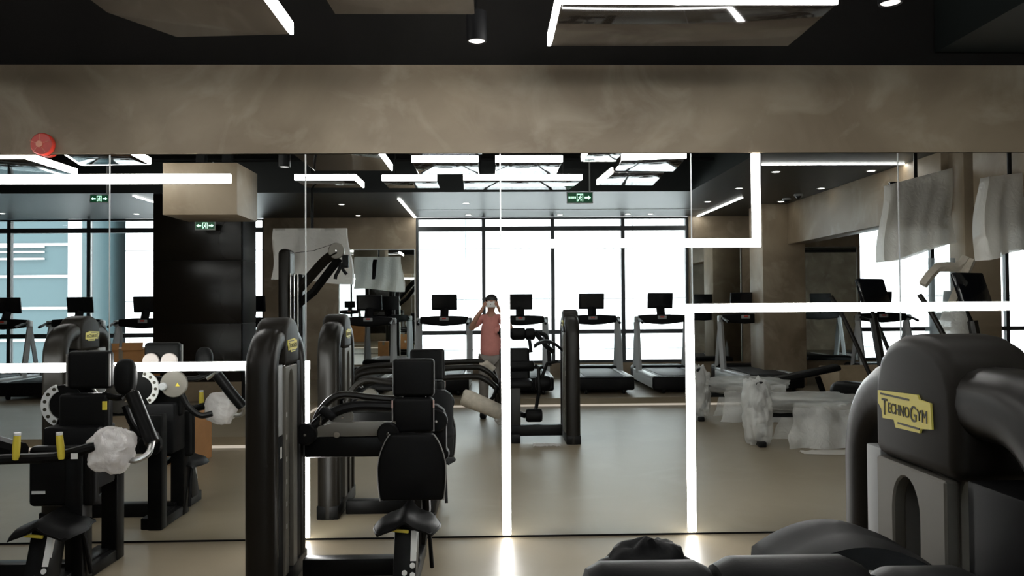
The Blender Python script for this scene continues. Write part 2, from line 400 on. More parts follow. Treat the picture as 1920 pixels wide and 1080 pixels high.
room(); windows(); mirrors()
led_strip('mirror_light', 'step-shaped white light line rising from the floor to the cement band', [(.098, .02), (.098, 1.955), (1.80, 1.955), (1.80, 2.56)])
led_strip('mirror_light', 'white light line running level to the picture edge and dropping to the floor, right side', [(5.3, 1.515), (1.338, 1.515), (1.338, .02)])
led_strip('mirror_light', 'white light line at chest height turning down behind the middle machine tower', [(-5.2, 1.155), (-1.235, 1.155), (-1.235, .02)])
led_strip('mirror_light', 'straight white light line high on the mirror under the red bell', [(-5.2, 2.40), (-1.725, 2.40)], .062)

# ------------------------------------------------------------------ ceiling fittings
def pendant(label, poly, edges, z=3.05, th=.07):
    cx = sum(p[0] for p in poly) / len(poly); cy = sum(p[1] for p in poly) / len(poly)
    t = thing('pendant_light', label, 'light', (cx, cy, z), 0, 'hanging light panels')
    q = [(p[0] - cx, p[1] - cy) for p in poly]
    MB().prism(q, 'z', 0, th, .012).build('panel', M['pendant'], t)
    for e in edges:
        a = Vector((*q[e], 0)); b = Vector((*q[(e + 1) % len(q)], 0)); d = (b - a).normalized(); nrm = Vector((d.y, -d.x, 0))
        mid = (a + b) / 2
        if nrm.dot(mid) < 0: nrm = -nrm
        m = MB(); c = mid + nrm * .010 + Vector((0, 0, th / 2))
        m.box(c, ((b - a).length, .02, th), (0, 0, math.atan2(d.y, d.x)), .004); m.build('led_edge', M['led'], t)
    for p in (q[0], q[len(q) // 2]): MB().cyl((p[0] * .7, p[1] * .7, th), (p[0] * .7, p[1] * .7, ZC - z), .006, 6).build('hanger', M['black'], t)
R4 = lambda x0, x1, y0, y1: [(x0, y0), (x1, y0), (x1, y1), (x0, y1)]   # edges: 0 near the windows, 1 right, 2 near the mirror, 3 left
pendant('dark hanging panel lit along two edges, above the step-shaped light line', R4(.36, 1.76, 3.97, 4.62), (0, 3))
pendant('long dark hanging panel with a clipped corner and one lit edge', [(-1.95, 1.8), (-1.10, 1.8), (-1.10, 4.43), (-1.74, 4.48), (-1.95, 4.1)], (1,))
pendant('plain dark hanging panel without light, before the cylinder spotlight', R4(-.80, -.07, 2.75, 4.12), ())
pendant('dark hanging panel at the picture corner with a lit edge', R4(-4.1, -2.66, 3.0, 4.22), (1,))
pendant('hanging panel seen in the mirror above the photographer, left of its twin', R4(-.82, -.12, 1.53, 2.3), (2,))
pendant('hanging panel seen in the mirror above the exit sign, beside its twin', R4(.06, .77, 1.52, 2.3), (2,))
pendant('wide hanging panel seen in the mirror above the window bay', [(-.34, .3), (1.05, .25), (1.12, 1.07), (-.32, 1.09)], (2,))
pendant('hanging panel seen in the mirror over the plain window mullion', R4(-1.3, -.64, .45, 1.06), (2,))
pendant('hanging panel seen in the mirror with light on two edges', R4(-2.33, -1.62, .5, 1.12), (2, 1))
pendant('slanted hanging panel seen in the mirror near the soffit edge', [(1.37, .68), (2.08, .6), (2.02, 1.55), (1.42, 1.57)], (3,))
pendant('slanted hanging panel seen in the mirror close under the cement band', [(1.42, 1.74), (2.10, 1.68), (2.04, 2.5), (1.38, 2.4)], (2,))
pendant('small hanging panel seen in the mirror at the top of the step-shaped line', R4(.98, 1.33, 2.36, 2.9), (3, 0))
pendant('bright-edged hanging panel at the top corner of the mirror', R4(-5.6, -4.68, 1.57, 2.57), (1, 2, 0))
pendant('bright-edged hanging panel beside the cement box', [(-4.3, 2.19), (-3.58, 2.24), (-3.53, 2.82), (-4.15, 2.82)], (1, 0, 3))

def spotlight(x, y, z, label):
    t = thing('cylinder_spotlight', label, 'light', (x, y, z), 0, 'cylinder spotlights')
    MB().lathe((0, 0, 0), [(0.0, .012), (.048, .012), (.052, 0), (.058, 0), (.060, .01), (.060, .17), (.0, .17)]).build('housing', M['blackm'], t)
    MB().disc((0, 0, .008), (0, 0, 1), .047, .006).build('lens', mat('spot_lens', (.8, .8, .78), .3, emit=(1, .95, .88), strength=.9), t)
    MB().cyl((0, 0, .17), (0, 0, ZC - z), .008, 8).build('stem', M['black'], t)
spotlight(-.07, 4.6, 3.07, 'black cylinder spotlight below the ceiling, near the middle')
spotlight(2.05, 4.0, 3.07, 'black cylinder spotlight cut by the top edge of the picture')
spotlight(-2.1, 2.5, 2.97, 'black cylinder spotlight seen in the mirror beside the cement box')

dl = [(-2.49, -2.74), (-2.49, -4.43), (-.4, -2.67), (-.41, -4.42), (1.33, -4.45), (2.62, -4.38), (3.05, -4.38), (3.65, -2.58), (3.72, .44), (4.95, .5), (4.95, -1.08), (4.9, -2.6), (5.22, -4.37), (3.7, -1.04), (-6.37, -2.28), (-6.45, -4.02), (-8.76, -3.85), (3.72, 2.3), (4.9, 3.2)]
dn = ['by the hung screen sheet, nearer the room', 'by the hung screen sheet, nearer the windows', 'over the treadmill left of the person, nearer the room', 'over the treadmill left of the person, at the windows', 'over the treadmill right of the person, at the windows', 'over the treadmill behind the tower reflection, at the windows', 'over the treadmill left of the dropping light line, at the windows', 'beside the slanting ceiling light line', 'just inside the step-shaped line, near the level ceiling line', 'near the end of the level ceiling line', 'midway along the aisle beam', 'by the dome detectors', 'at the cement column by the windows', 'above the corner of the step-shaped line', 'beside the left exit sign', 'above the treadmill beside the pillar', 'at the left picture edge', 'at the front of the aisle, near the mirrors', 'in the aisle corner by the mirrors']
for i, (x, y) in enumerate(dl):
    t = thing('downlight', 'small round downlight ' + dn[i], 'light', (x, y, ZS), 0, 'downlights in the lower ceiling')
    MB().lathe((0, 0, 0), [(.045, -.004), (.060, -.006), (.064, 0), (.045, 0)], 20).build('rim', M['white'], t)
    MB().disc((0, 0, -.002), (0, 0, 1), .045, .004, 20).build('lamp', M['down'], t)

def ceiling_line(x0, x1, y0, y1, label):
    t = thing('ceiling_light_line', label, 'light strip', ((x0 + x1) / 2, (y0 + y1) / 2, ZS), 0, 'light lines in the lower ceiling')
    w, l = abs(x1 - x0) / 2, abs(y1 - y0) / 2
    MB().b2(-w, w, -l, l, -.012, -.003, .002).build('diffuser', M['led'], t); MB().b2(-w - .004, w + .004, -l - .004, l + .004, -.003, 0).build('channel', M['alu'], t, smooth=False)
ceiling_line(-1.475, -1.425, YB + .1, -2.03, 'white ceiling light line along the edge of the window bay by the pier mirror')
ceiling_line(4.03, 4.08, YB + .1, -2.05, 'white ceiling light line slanting towards the window bay, beside the step-shaped line')
ceiling_line(3.34, 5.1, 1.0, 1.05, 'level white ceiling light line in the right aisle')
ceiling_line(-5.45, -5.40, -3.1, -1.6, 'white ceiling light line beside the black glass pillar')

# sprinkler pipes and duct in the open ceiling
for (y, z, lb) in ((.0, 3.5, 'thin black ceiling pipe above the hanging panels'), (2.0, 3.56, 'thin black ceiling pipe further from the windows')):
    t = tag(MB().cyl((X0 + .2, y, z), (3.04, y, z), .025, 10).build('ceiling_pipe', M['black']), lb, 'pipe')
t = thing('ceiling_duct', 'buff flexible air duct hanging in the open ceiling', 'duct', (-1.5, 2.35, 3.2))
for k in range(4): MB().disc((.08 * k - .12, .03 * (k % 2), 0), (1, .15, .1), .085 + .012 * (k % 2), .075, 16, .3).build('duct_ring', M['duct'], t)
MB().b2(-.35, -.16, -.12, .12, -.1, .12, .01).build('duct_box', M['duct'], t)
MB().cyl((0, 0, .08), (0, 0, ZC - 3.2), .008, 6).build('hanger', M['black'], t)

# running-man exit signs
def exit_sign(x, y, z, w, label, top):
    t = thing('exit_sign', label, 'sign', (x, y, z), 0, 'green exit signs')
    h = w * .44
    MB().b2(-w / 2, w / 2, -.012, .012, -h / 2, h / 2, .004).build('case', M['lgrey'], t)
    MB().b2(-w / 2 + .012, w / 2 - .012, .012, .0145, -h / 2 + .012, h / 2 - .012).build('face', M['sign_green'], t, smooth=False)
    mk = MB(); y0, y1 = .0145, .017; s = w / .38
    # seen from the mirror the face looks towards +y: draw mirrored in x
    def rect(a, b, c, d): mk.b2(-b * s, -a * s, y0, y1, c * s, d * s)
    rect(-.045, -.037, -.055, .055); rect(.037, .045, -.055, .055); rect(-.045, .045, .047, .055)
    mk.tube([(.012 * s, .016, .032 * s), (.0115 * s, .017, .0321 * s)], .011 * s, 10)
    mk.tube([(.004 * s, .016, .018 * s), (-.004 * s, .016, -.012 * s), (-.022 * s, .016, -.028 * s), (-.024 * s, .016, -.05 * s)], .006 * s, 6)
    mk.tube([(-.004 * s, .016, -.012 * s), (.018 * s, .016, -.022 * s), (.014 * s, .016, -.05 * s)], .006 * s, 6)
    mk.tube([(-.02 * s, .016, .004 * s), (.004 * s, .016, .016 * s), (.024 * s, .016, .0)], .005 * s, 6)
    for sg in ((-1, 1) if w < .33 else (-1,)):
        mk.prism([(-sg * .16 * s, 0), (-sg * .12 * s, .03 * s), (-sg * .12 * s, .012 * s), (-sg * .07 * s, .012 * s), (-sg * .07 * s, -.012 * s), (-sg * .12 * s, -.012 * s), (-sg * .12 * s, -.03 * s)], 'y', y0, y1)
    if w > .33:
        for k in range(4): rect(.06 + .028 * k, .08 + .028 * k, -.012, .016)
    mk.build('running_man', M['sign_mark'], t, smooth=False)
    hz = top - z
    MB().cyl((w * .38, 0, h / 2), (w * .38, 0, hz), .012, 8).build('hanger', M['lgrey'], t)
exit_sign(1.30, -.8, 3.085, .38, 'green running man exit sign hanging before the window bay', ZC)
exit_sign(-5.75, -1.2, 3.15, .28, 'green running man exit sign hanging at the left window end', ZC)
exit_sign(-4.19, -1.15, 2.74, .30, 'green running man exit sign added before the black glass pillar, in place of a reflection in it', ZC)  # added sign: models a reflection in the pillar glass as a solid object
for (x, y, lb) in ((4.85, -1.7, 'white dome detector on the lower ceiling, nearer the aisle column'), (4.85, -2.2, 'white dome detector on the lower ceiling, nearer the windows')):
    t = thing('dome_detector', lb, 'detector', (x, y, ZS), 0, 'ceiling dome detectors')
    MB().disc((0, 0, -.015), (0, 0, 1), .07, .03).build('base', M['lgrey'], t); MB().blob((0, 0, -.03), (.05, .05, .045)).build('dome', M['screen'], t)

# red alarm bell on the cement band
t = thing('alarm_bell', 'round red fire alarm on the cement band', 'alarm', (-2.94, D - .012, 2.625))
MB().disc((0, -.02, 0), (0, 1, 0), .074, .04, 32).build('housing', M['red'], t)
MB().disc((-.012, -.042, .0), (0, 1, 0), .022, .008, 20).build('sounder', M['pale_red'], t)
m = MB()
for k in range(5):
    a = 2 * PI * k / 5 + .3; m.box((-.012 + .045 * math.cos(a), -.0405, .045 * math.sin(a)), (.04, .003, .003), (0, -a, 0))
m.build('rib', M['pale_red'], t)
# ------------------------------------------------------------------ weight-stack tower shared by the strength machines
BADGE = [(0, 62), (222, 77), (232, 60), (287, 55), (292, -43), (237, -52), (232, -70), (102, -76), (92, -46), (27, -52), (20, -14), (0, 10)]
def text_mesh(s, size, ext):
    cu = bpy.data.curves.new('lettering', 'FONT'); cu.body = s; cu.size = size; cu.extrude = ext; cu.align_x = 'LEFT'; cu.align_y = 'BOTTOM_BASELINE'
    o = bpy.data.objects.new('lettering', cu); COL.objects.link(o)
    dg = bpy.context.evaluated_depsgraph_get(); me = bpy.data.meshes.new_from_object(o.evaluated_get(dg))
    bpy.data.objects.remove(o); bpy.data.curves.remove(cu)
    return me
def badge(parent, x, yc, zc, length=.205):
    """yellow stepped plate on the tower face that looks along +x; reads left to right from +y... to the viewer"""
    s = length / 292
    b = MB(); b.prism([((p[0] - 146) * s, p[1] * s * .70) for p in BADGE], 'x', 0, .004)
    pl = b.build('badge', M['badge'], parent, smooth=False, loc=(x, yc, zc)); pl['label'] = 'yellow maker badge with dark lettering'
    # seen from +x the reader's left is -y
    me = bpy.data.meshes.new('lettering'); vs, fs = [], []
    def word(t, size, off, zoff):
        m = text_mesh(t, size, .0006); k = len(vs); w = max(v.co.x for v in m.vertices) * .635
        for v in m.vertices: vs.append((.0048 + v.co.z, off + v.co.x * .635, (zoff + v.co.y) * .80))
        for p in m.polygons: fs.append([i + k for i in p.vertices])
        return w
    u = length
    o = -u * .415
    o += word('T', u * .30, o, -u * .105) + u * .012
    o += word('ECHNO', u * .185, o, -u * .065) + u * .012
    o += word('G', u * .27, o, -u * .095) + u * .012
    o += word('Y', u * .185, o, -u * .065) + u * .006
    word('M', u * .21, o, -u * .075)
    me.from_pydata(vs, [], fs); me.materials.append(M['ink'])
    lo = bpy.data.objects.new('lettering', me); COL.objects.link(lo); lo.parent = pl
    ln = MB(); ln.b2(.004, .0052, -u * .44, u * .12, u * .112, u * .130); ln.build('rule', M['ink'], pl, smooth=False)
    ln = MB(); ln.b2(.004, .0052, -u * .10, u * .30, -u * .138, -u * .120); ln.build('rule', M['ink'], pl, smooth=False)

def tower(root, cx, cy, hy=.40, ho=0.0):
    """inverted-U pipe with a domed hood and a silver stack cover between its legs"""
    r = .17; zt = 1.365; yl = hy - .065
    path = [(cx, cy - yl, 0), (cx, cy - yl, .4), (cx, cy - yl, .8)] + arc(cy - yl + r, zt - r, r, PI, PI / 2, 8, cx) + arc(cy + yl - r, zt - r, r, PI / 2, 0, 8, cx) + [(cx, cy + yl, .8), (cx, cy + yl, .4), (cx, cy + yl, 0)]
    p = MB(); p.tube(path, .07, 20, (.080, .066, .75)); p.build('pipe_frame', M['pipe'], root)
    # hood
    w = .155; hc = cy + ho; prof = [(hc - w, 1.225), (hc + w, 1.225), (hc + w, 1.34), (hc + w * .97, 1.39), (hc + w * .85, 1.435), (hc + w * .62, 1.465), (hc + w * .3, 1.482), (hc, 1.486),
                   (hc - w * .3, 1.482), (hc - w * .62, 1.465), (hc - w * .85, 1.435), (hc - w * .97, 1.39), (hc - w, 1.34)]
    MB().prism(prof, 'x', cx - .086, cx + .086, .028, 4).build('hood', M['hood'], root)
    # silver cover with an arched slot
    def cover(sgn):
        a = hc - .03
        sl = [(a - .05, .10)] + [(a - .05 * math.cos(PI * k / 10), 1.13 + .07 * math.sin(PI * k / 10)) for k in range(11)] + [(a + .05, .10)]
        poly = [(hc - .148, .10)] + sl + [(hc + .11, .10), (hc + .11, 1.222), (hc - .148, 1.222)]
        MB().prism(poly, 'x', cx + sgn * .055, cx + sgn * .083, .004, 1).build('stack_cover', M['silver'], root)
    cover(1); cover(-1)
    st = MB()
    for k in range(14): st.b2(cx - .06, cx + .06, hc - .14, hc + .14, .12 + k * .048, .16 + k * .048, .003, 1)
    tag(st.build('weight_stack', M['blackm'], root), None, kind='stuff')
    for s in (-1, 1):
        MB().cyl((cx, cy + s * .12, .1), (cx, cy + s * .12, 1.23), .012, 8).build('guide_rod', M['chrome'], root)
        g0, g1 = hc + s * .157, cy + s * (hy - .128)
        MB().b2(cx - .07, cx + .07, g0, g1, .86, 1.235, .004).build('guard_shade_panel', M['lgrey'] if s < 0 else M['blackm'], root)  # grey side is a guard; black side fills the open gap, painting its shade
        g = MB().b2(cx - .07, cx + .07, g0, g1, .10, .855, .004).build('lower_guard_shade', M['blackm'], root)  # on the far side only a black filler for the shaded gap
        if s < 0: MB().b2(cx + .0705, cx + .072, (g0 + g1) / 2 - .015, (g0 + g1) / 2 + .015, .74, .80).build('sticker', M['white'], g, smooth=False)
    MB().b2(cx - .080, cx + .080, cy - hy, cy + hy, 0, .10, .01).build('base_shoe', M['black'], root)
    badge(root, cx + .086, hc - .02, 1.333)
    for k in range(6): MB().b2(cx + .0815, cx + .0835, hc - .135, hc - .118, .95 - k * .12, .975 - k * .12).build('scale_mark', M['white'], root, smooth=False)

def pad(c, s, bev=.03, rot=None): return MB().box(c, s, rot, bev, 4)

def saddle(root):
    m = MB(); nu, nv = 24, 12
    def top(u, v):
        x = (u * 2 - 1); y = v
        taper = .78 + .22 * math.sin(PI * min(1, y * 1.15))
        X = x * .185 * taper; Y = -.33 + .36 * y
        z = .405 - .040 * abs(x) ** 1.5 + .045 * math.exp(-(x / .24) ** 2) * (.55 + .45 * y) - .010 * max(0, .25 - y) * 4
        return X, Y, z
    def edge(u, v):
        e = min(min(u, 1 - u) * 8, min(v, 1 - v) * 6, 1); return (1 - e) ** 2 * .03
    m.grid(lambda u, v: (lambda p: (p[0], p[1], p[2] - edge(u, v)))(top(u, v)), nu, nv)
    m.grid(lambda u, v: (lambda p: (p[0] * .97, p[1], p[2] - .042 + edge(u, v) * .8))(top(u, v)), nu, nv)
    # rim between the two grids
    n1 = nu + 1; off = n1 * (nv + 1)
    ring = [i for i in range(n1)] + [j * n1 + nu for j in range(1, nv + 1)] + [nv * n1 + i for i in range(nu - 1, -1, -1)] + [j * n1 for j in range(nv - 1, 0, -1)]
    for a, b in zip(ring, ring[1:] + ring[:1]): m.f.append((a, b, b + off, a + off))
    m.build('seat', M['vinyl'], root, angle=1.2)

def flared_pad(root, z0, z1, wb, wm, wt, y, th, name='backrest', piping=True):
    prof = []
    n = 10
    for k in range(n + 1):
        t = k / n; w = wb + (wm - wb) * math.sin(min(1, t * 2.2) * PI / 2) if t < .45 else wt + (wm - wt) * math.cos((t - .45) / .55 * PI / 2) ** .8
        prof.append((w / 2, z0 + (z1 - z0) * t))
    poly = [(x, z) for x, z in prof] + [(-x, z) for x, z in reversed(prof)]
    o = MB().prism(poly, 'y', y - th / 2, y + th / 2, .018, 3).build(name, M['vinyl'], root)
    if piping:
        for s in (-1, 1): MB().tube([(s * (x + .001), y - th / 2 + .012, z) for x, z in prof], .004, 6).build('piping', M['piping'], o)
    return o

def seat_base(root):
    """floor bars, adjustable post with scale and lever, saddle seat"""
    MB().b2(-.62, .05, .03, .12, 0, .10, .008).build('base_bar', M['black'], root)
    MB().b2(-.055, .055, -.42, .46, 0, .08, .008).build('base_foot', M['black'], root)
    p = MB(); p.prism([(-.36, .06), (-.20, .06), (-.10, .40), (-.24, .40)], 'x', -.06, .06, .008)
    post = p.build('seat_post', M['black'], root)
    m = MB(); m.box((.058, -.262, .30), (.006, .02, .145), (math.radians(-22), 0, 0)); m.box((.045, -.287, .265), (.03, .004, .155), (math.radians(-19.5), 0, 0)); m.build('scale_plate', M['white'], post, smooth=False)
    for k in range(8): MB().box((.045, -.3105 + .0165 * k, .20 + .0185 * k), (.022, .003, .003), (math.radians(-19.5), 0, 0)).build('scale_tick', M['ink'], post, smooth=False)
    for (x, z) in ((.042, .17), (.042, .125), (.0, .135)):
        MB().disc((x, -.333 + (z - .125) * .3, z), (0, -1, .33), .015, .008, 14).build('sticker', M['white'], post)
    MB().box((-.03, -.285, .345), (.10, .014, .018), (0, .1, 0), .005).build('lever', M['yellow'], root)
    m = MB(); m.tube([(.12, .02, .05), (.11, -.03, .25), (.105, -.08, .38)], .012, 8); m.build('gas_strut', M['blackm'], root)
    saddle(root)

def pivot(root, c, r, axis=(0, 1, 0), th=.06, name='pivot_disc', m='black'):
    o = MB().disc(c, axis, r, th, 28).build(name, M[m], root)
    a = Vector(axis) * -(th / 2 + .002); MB().disc(Vector(c) + a, axis, r * .14, .012, 12).build('bolt', M['chrome'], o)
    return o

# ---- the machine in the middle
B = thing('chest_press_machine', 'black seat machine with flared backrest in front of the mirror, tower beside it', 'gym machine', (-.465, 4.6, 0))
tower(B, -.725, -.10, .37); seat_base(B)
flared_pad(B, .415, .80, .365, .395, .25, .11, .075)
o = pad((0, .21, .895), (.245, .07, .205), .022).build('back_pad', M['vinyl'], B)
for s in (-1, 1):
    MB().b2(s * .1225 - .003, s * .1225 + .003, .178, .186, .80, .985).build('piping', M['piping'], o)
    MB().b2(s * .1225 - .004, s * .1225 + .004, .172, .18, .94, .985).build('tab', mat('pale_pink_tab', (.62, .42, .38), .5), o)
pad((0, .235, 1.115), (.25, .07, .225), .022).build('head_pad', M['vinyl'], B)
m = MB(); m.tube([(0, .30, .06), (0, .32, .6), (0, .30, 1.12)], .035, 4); m.b2(-.07, .07, .27, .31, .8, 1.0, .01); m.build('back_post', M['black'], B)
MB().prism([(-.63, .845), (-.52, .845), (-.47, .862), (-.10, .862), (-.10, .778), (-.56, .778), (-.60, .80)], 'y', .15, .19, .006).build('cross_plate', M['silver'], B)
MB().b2(-.64, -.02, .16, .27, .655, .775, .012).build('cross_beam', M['black'], B)
for s, x in ((-1, -.62), (1, -.14)): pivot(B, (x, .13, .80), .064)
MB().cyl((-.44, .12, .795), (-.44, .15, .795), .018, 12).build('peg', M['chrome'], B)
m = MB(); m.tube([(-.60, .22, .80), (-.56, .24, .92), (-.45, .26, 1.01), (-.25, .28, .99), (-.05, .30, .97)], .022, 10, smooth=6); m.build('lever_arm', M['pipe'], B)
m = MB(); m.tube([(-.62, .16, .80), (-.52, .18, .89), (-.36, .2, .95), (-.1, .24, .94)], .03, 10, smooth=6); m.build('lever_arm', M['black'], B)
MB().box((-.50, .16, .915), (.1, .05, .05), (0, .6, 0), .012).build('lever_joint', M['blackm'], B)
pivot(B, (-.42, .22, .885), .06, th=.04, name='cam_plate', m='silver')
MB().tube([(-.54, .15, .90), (-.545, .15, .85)], .01, 8).build('stack_pin', M['chrome'], B)
# guard behind the right of the backrest
m = MB(); m.prism([(.02, .60), (.18, .60), (.205, .625), (.205, .655), (.19, .67), (.19, .86), (.175, .91), (.13, .94), (.05, .94), (.02, .9)], 'y', .30, .38, .01); m.build('side_guard', M['blackm'], B)
pivot(B, (.13, .30, .845), .068)
m = MB(); m.tube([(.05, .34, .60), (.06, .36, .3), (.03, .38, .08)], .03, 8); m.build('guard_leg', M['black'], B)

# ---- the machine at the left
A = thing('rotary_seat_machine', 'black seat machine with yellow grips and numbered dials near the red alarm', 'gym machine', (-2.39, 4.6, 0))
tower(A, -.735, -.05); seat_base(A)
pad((-.03, .02, .60), (.37, .08, .34), .03).build('backrest', M['vinyl'], A)
MB().b2(-.19, -.115, -.0225, -.020, .505, .522).build('label_strip', M['white'], A, smooth=False)
o = pad((0, .20, .90), (.29, .08, .29), .025).build('back_pad', M['vinyl'], A)
MB().b2(.115, .14, .155, .162, .95, 1.0).build('yellow_tag', M['yellow'], o, smooth=False)
o = pad((.01, .235, 1.18), (.25, .075, .225), .025).build('head_pad', M['vinyl'], A)
for s in (-1, 1): MB().b2(.01 + s * .124 - .004, .01 + s * .124 + .004, .197, .21, 1.085, 1.275).build('piping', M['piping'], o)
o = MB().blob((.265, .12, 1.145), (.062, .05, .105), e=.75).build('shoulder_roll', M['vinyl'], A)
m = MB(); m.tube([(.10, .2, 1.03), (.2, .16, 1.02), (.27, .12, 1.04)], .02, 10, smooth=5); m.build('roll_arm', M['black'], A)
MB().cyl((.27, .1, 1.02), (.33, .08, 1.06), .022, 10).build('roll_collar', M['chrome'], A)
m = MB(); m.tube([(.33, .06, 1.05), (.42, .0, .90), (.49, -.05, .79)], .04, 12, smooth=5); m.build('swing_arm', M['black'], A)
m = MB(); m.tube([(.49, -.05, .80), (.49, -.1, .74), (.44, -.13, .71), (.38, -.13, .715)], .017, 10, smooth=5); m.build('arm_hook', M['alu'], A)
m = MB(); m.tube([(-.62, 0, .78), (-.35, -.05, .78), (-.2, -.12, .76)], .055, 10); m.build('cross_beam', M['black'], A)
m = MB(); m.tube([(-.5, -.2, .74), (-.30, -.24, .74), (.06, -.24, .75), (.25, -.20, .80)], .028, 10); m.build('grip_bar', M['black'], A)
for (x, tl) in ((-.135, .12), (.105, -.05)):
    m = MB(); z0, z1 = .745, .885
    m.tube([(x, -.27, z0), (x + tl * .02, -.27, z0 + .02), (x + tl * .12 * .5, -.275, (z0 + z1) / 2), (x + tl * .12, -.28, z1 - .01)], [.014, .018, .019, .017], 14)
    h = m.build('grip', M['yellow'], A); MB().cyl((x + tl * .12, -.28, z1 - .01), (x + tl * .125, -.28, z1 + .004), .017, 14).build('grip_cap', M['white'], h)
MB().b2(.155, .19, -.272, -.268, .745, .775).build('sticker', M['white'], A, smooth=False)
# numbered dials and cam plates
for (x, y, z, s) in ((-.155, .24, .97, -1), (-.11, .33, .97, 1)):
    d = MB(); pts = []
    for k in range(13): a = math.radians(110 + 140 * k / 12) if s < 0 else math.radians(-60 + 140 * k / 12); pts.append((x + .13 * math.cos(a), z + .13 * math.sin(a)))
    for k in range(12, -1, -1): a = math.radians(110 + 140 * k / 12) if s < 0 else math.radians(-60 + 140 * k / 12); pts.append((x + .085 * math.cos(a), z + .085 * math.sin(a)))
    d.prism(pts, 'y', y - .006, y + .006); dd = d.build('dial', M['white'], A, smooth=False)
    for k in range(6):
        a = math.radians(118 + 25 * k) if s < 0 else math.radians(-52 + 25 * k)
        MB().disc((x + .107 * math.cos(a), y + (.007 if s > 0 else -.007), z + .107 * math.sin(a)), (0, 1, 0), .011, .004, 10).build('hole', M['ink'], dd)
    MB().disc((x, y + .012 * (-s), z), (0, 1, 0), .12, .01, 24).build('dial_plate', M['black'], A)
o = MB().disc((.13, .34, 1.0), (0, 1, 0), .095, .03, 28).build('cam_plate', M['silver'], A)
MB().prism([(.145, .985), (.175, .985), (.16, 1.01)], 'y', .356, .3585).build('warning_mark', M['yellow'], o, smooth=False)
MB().disc((.06, .355, .985), (0, 1, 0), .028, .05, 16).build('cam_knob', M['lgrey'], A)
m = MB(); m.tube([(.17, .33, .95), (.22, .32, .84), (.30, .30, .77), (.38, .28, .78)], .022, 10, smooth=6); m.build('lever_arm', M['black'], A)
# rear stand: two legs, bar, hub
m = MB(); m.b2(.0, .10, .38, .48, 0, .80, .01); m.build('rear_leg', M['black'], A)
m = MB(); m.b2(.0, .10, -.04, .08, .0, .72, .01); m.build('front_leg', M['black'], A)
MB().b2(.005, .095, .0, .46, 0, .07, .008).build('side_foot', M['black'], A)
MB().b2(-.2, .12, .10, .32, .50, .86, .02).build('column_box', M['blackm'], A)
pivot(A, (.03, .495, .60), .08, (0, -1, 0), .04)
for x in (-.055, .075): MB().disc((x, .288, 1.16), (0, 1, 0), .058, .03, 28).build('back_cap', M['cap'], A)

t = tag(MB().blob((0, 0, 0), (.115, .09, .12), 3, .17, 2.1, 56, 40, .75).build('plastic_bag', M['bag'], None, loc=(-2.085, 4.47, .765), rot=(0, .25, .1)), 'crumpled clear bag wrapped over a lever of the machine with yellow grips', 'bag')

# ---- the machine close to the photographer, facing the mirror
Cm = thing('leg_extension_machine', 'large black machine tower with yellow badge close to the camera, padded rolls beside it', 'gym machine', (.18, 1.45, 0), PI)
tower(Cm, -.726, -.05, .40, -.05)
def L(x, y, z): return (.18 - x, 1.45 - y, z)       # world point to the local frame of the turned machine
# base and seat in the local frame
MB().b2(-.62, .06, -.26, -.15, .07, .19, .01).build('base_bar', M['black'], Cm)
MB().b2(-.14, -.03, -.34, .50, 0, .10, .01).build('base_foot', M['black'], Cm)
m = MB(); m.prism([(-.24, .08), (-.08, .08), (-.06, .60), (-.20, .60)], 'x', -.15, -.02, .01); m.build('seat_post', M['pipe'], Cm)
pad((-.1, .06, .63), (.40, .40, .09), .035).build('seat', M['vinyl'], Cm)
pad((-.1, .30, .82), (.36, .09, .42), .035, (-.12, 0, 0)).build('backrest', M['vinyl'], Cm)
def roll(x0, x1, y, z, r, name, m='vinyl', parent=Cm):
    q = MB(); e = r * .35; q.tube([L(x0, y, z), L(x0 + e * .3, y, z), L(x0 + e, y, z), L(x1 - e, y, z), L(x1 - e * .3, y, z), L(x1, y, z)], [r * .6, r * .88, r, r, r * .88, r * .6], 24); return q.build(name, M[m], parent)
roll(.245, .425, .90, 1.187, .075, 'arm_roll'); roll(.42, .545, .88, 1.182, .072, 'arm_roll'); roll(.10, .25, .90, 1.197, .062, 'arm_roll')
MB().cyl(L(.08, .90, 1.2), L(.60, .89, 1.2), .02, 10).build('roll_bar', M['black'], Cm)
m = MB(); m.blob(L(.190, .99, 1.195), (.068, .05, .062), 5, .16, 3, 32, 20); m.build('wrapped_end', M['blackm'], Cm)
# broad curved arm between tower and rolls
def ribbon(z_of, x0, x1, w, y_of, th=.035):
    q = MB(); n = 18
    for k in range(n):
        pass
    P = [(x0 + (x1 - x0) * k / n) for k in range(n + 1)]
    V = []; F = []
    for k, x in enumerate(P):
        t = k / n; z = z_of(t); y = y_of(t)
        for (dy, dz) in ((-w / 2, -th), (-w / 2 + .01, 0), (-w / 6, .006), (0, 0), (w / 6, .006), (w / 2 - .01, 0), (w / 2, -th)): V.append(L(x, y + dy, z + dz))
    for k in range(n):
        for j in range(6): F.append((k * 7 + j, k * 7 + j + 1, k * 7 + 8 + j, k * 7 + 7 + j))
        F.append((k * 7 + 6, k * 7, k * 7 + 7, k * 7 + 13))
    F.append(tuple(range(7))); F.append(tuple(n * 7 + j for j in range(7)))
    q.add(V, F); return q
ribbon(lambda t: 1.035 + .10 * math.sin(PI * min(1, .12 + t * .95)) ** .8, .50, .84, .20, lambda t: 1.45 - .04 * t).build('curved_arm', M['blackm'], Cm, angle=1.0)
m = MB(); m.tube([L(.55, .92, 1.19), L(.60, 1.05, 1.13), L(.66, 1.25, 1.05), L(.72, 1.40, 1.0)], .03, 12, smooth=5); m.build('arm_tube', M['black'], Cm)
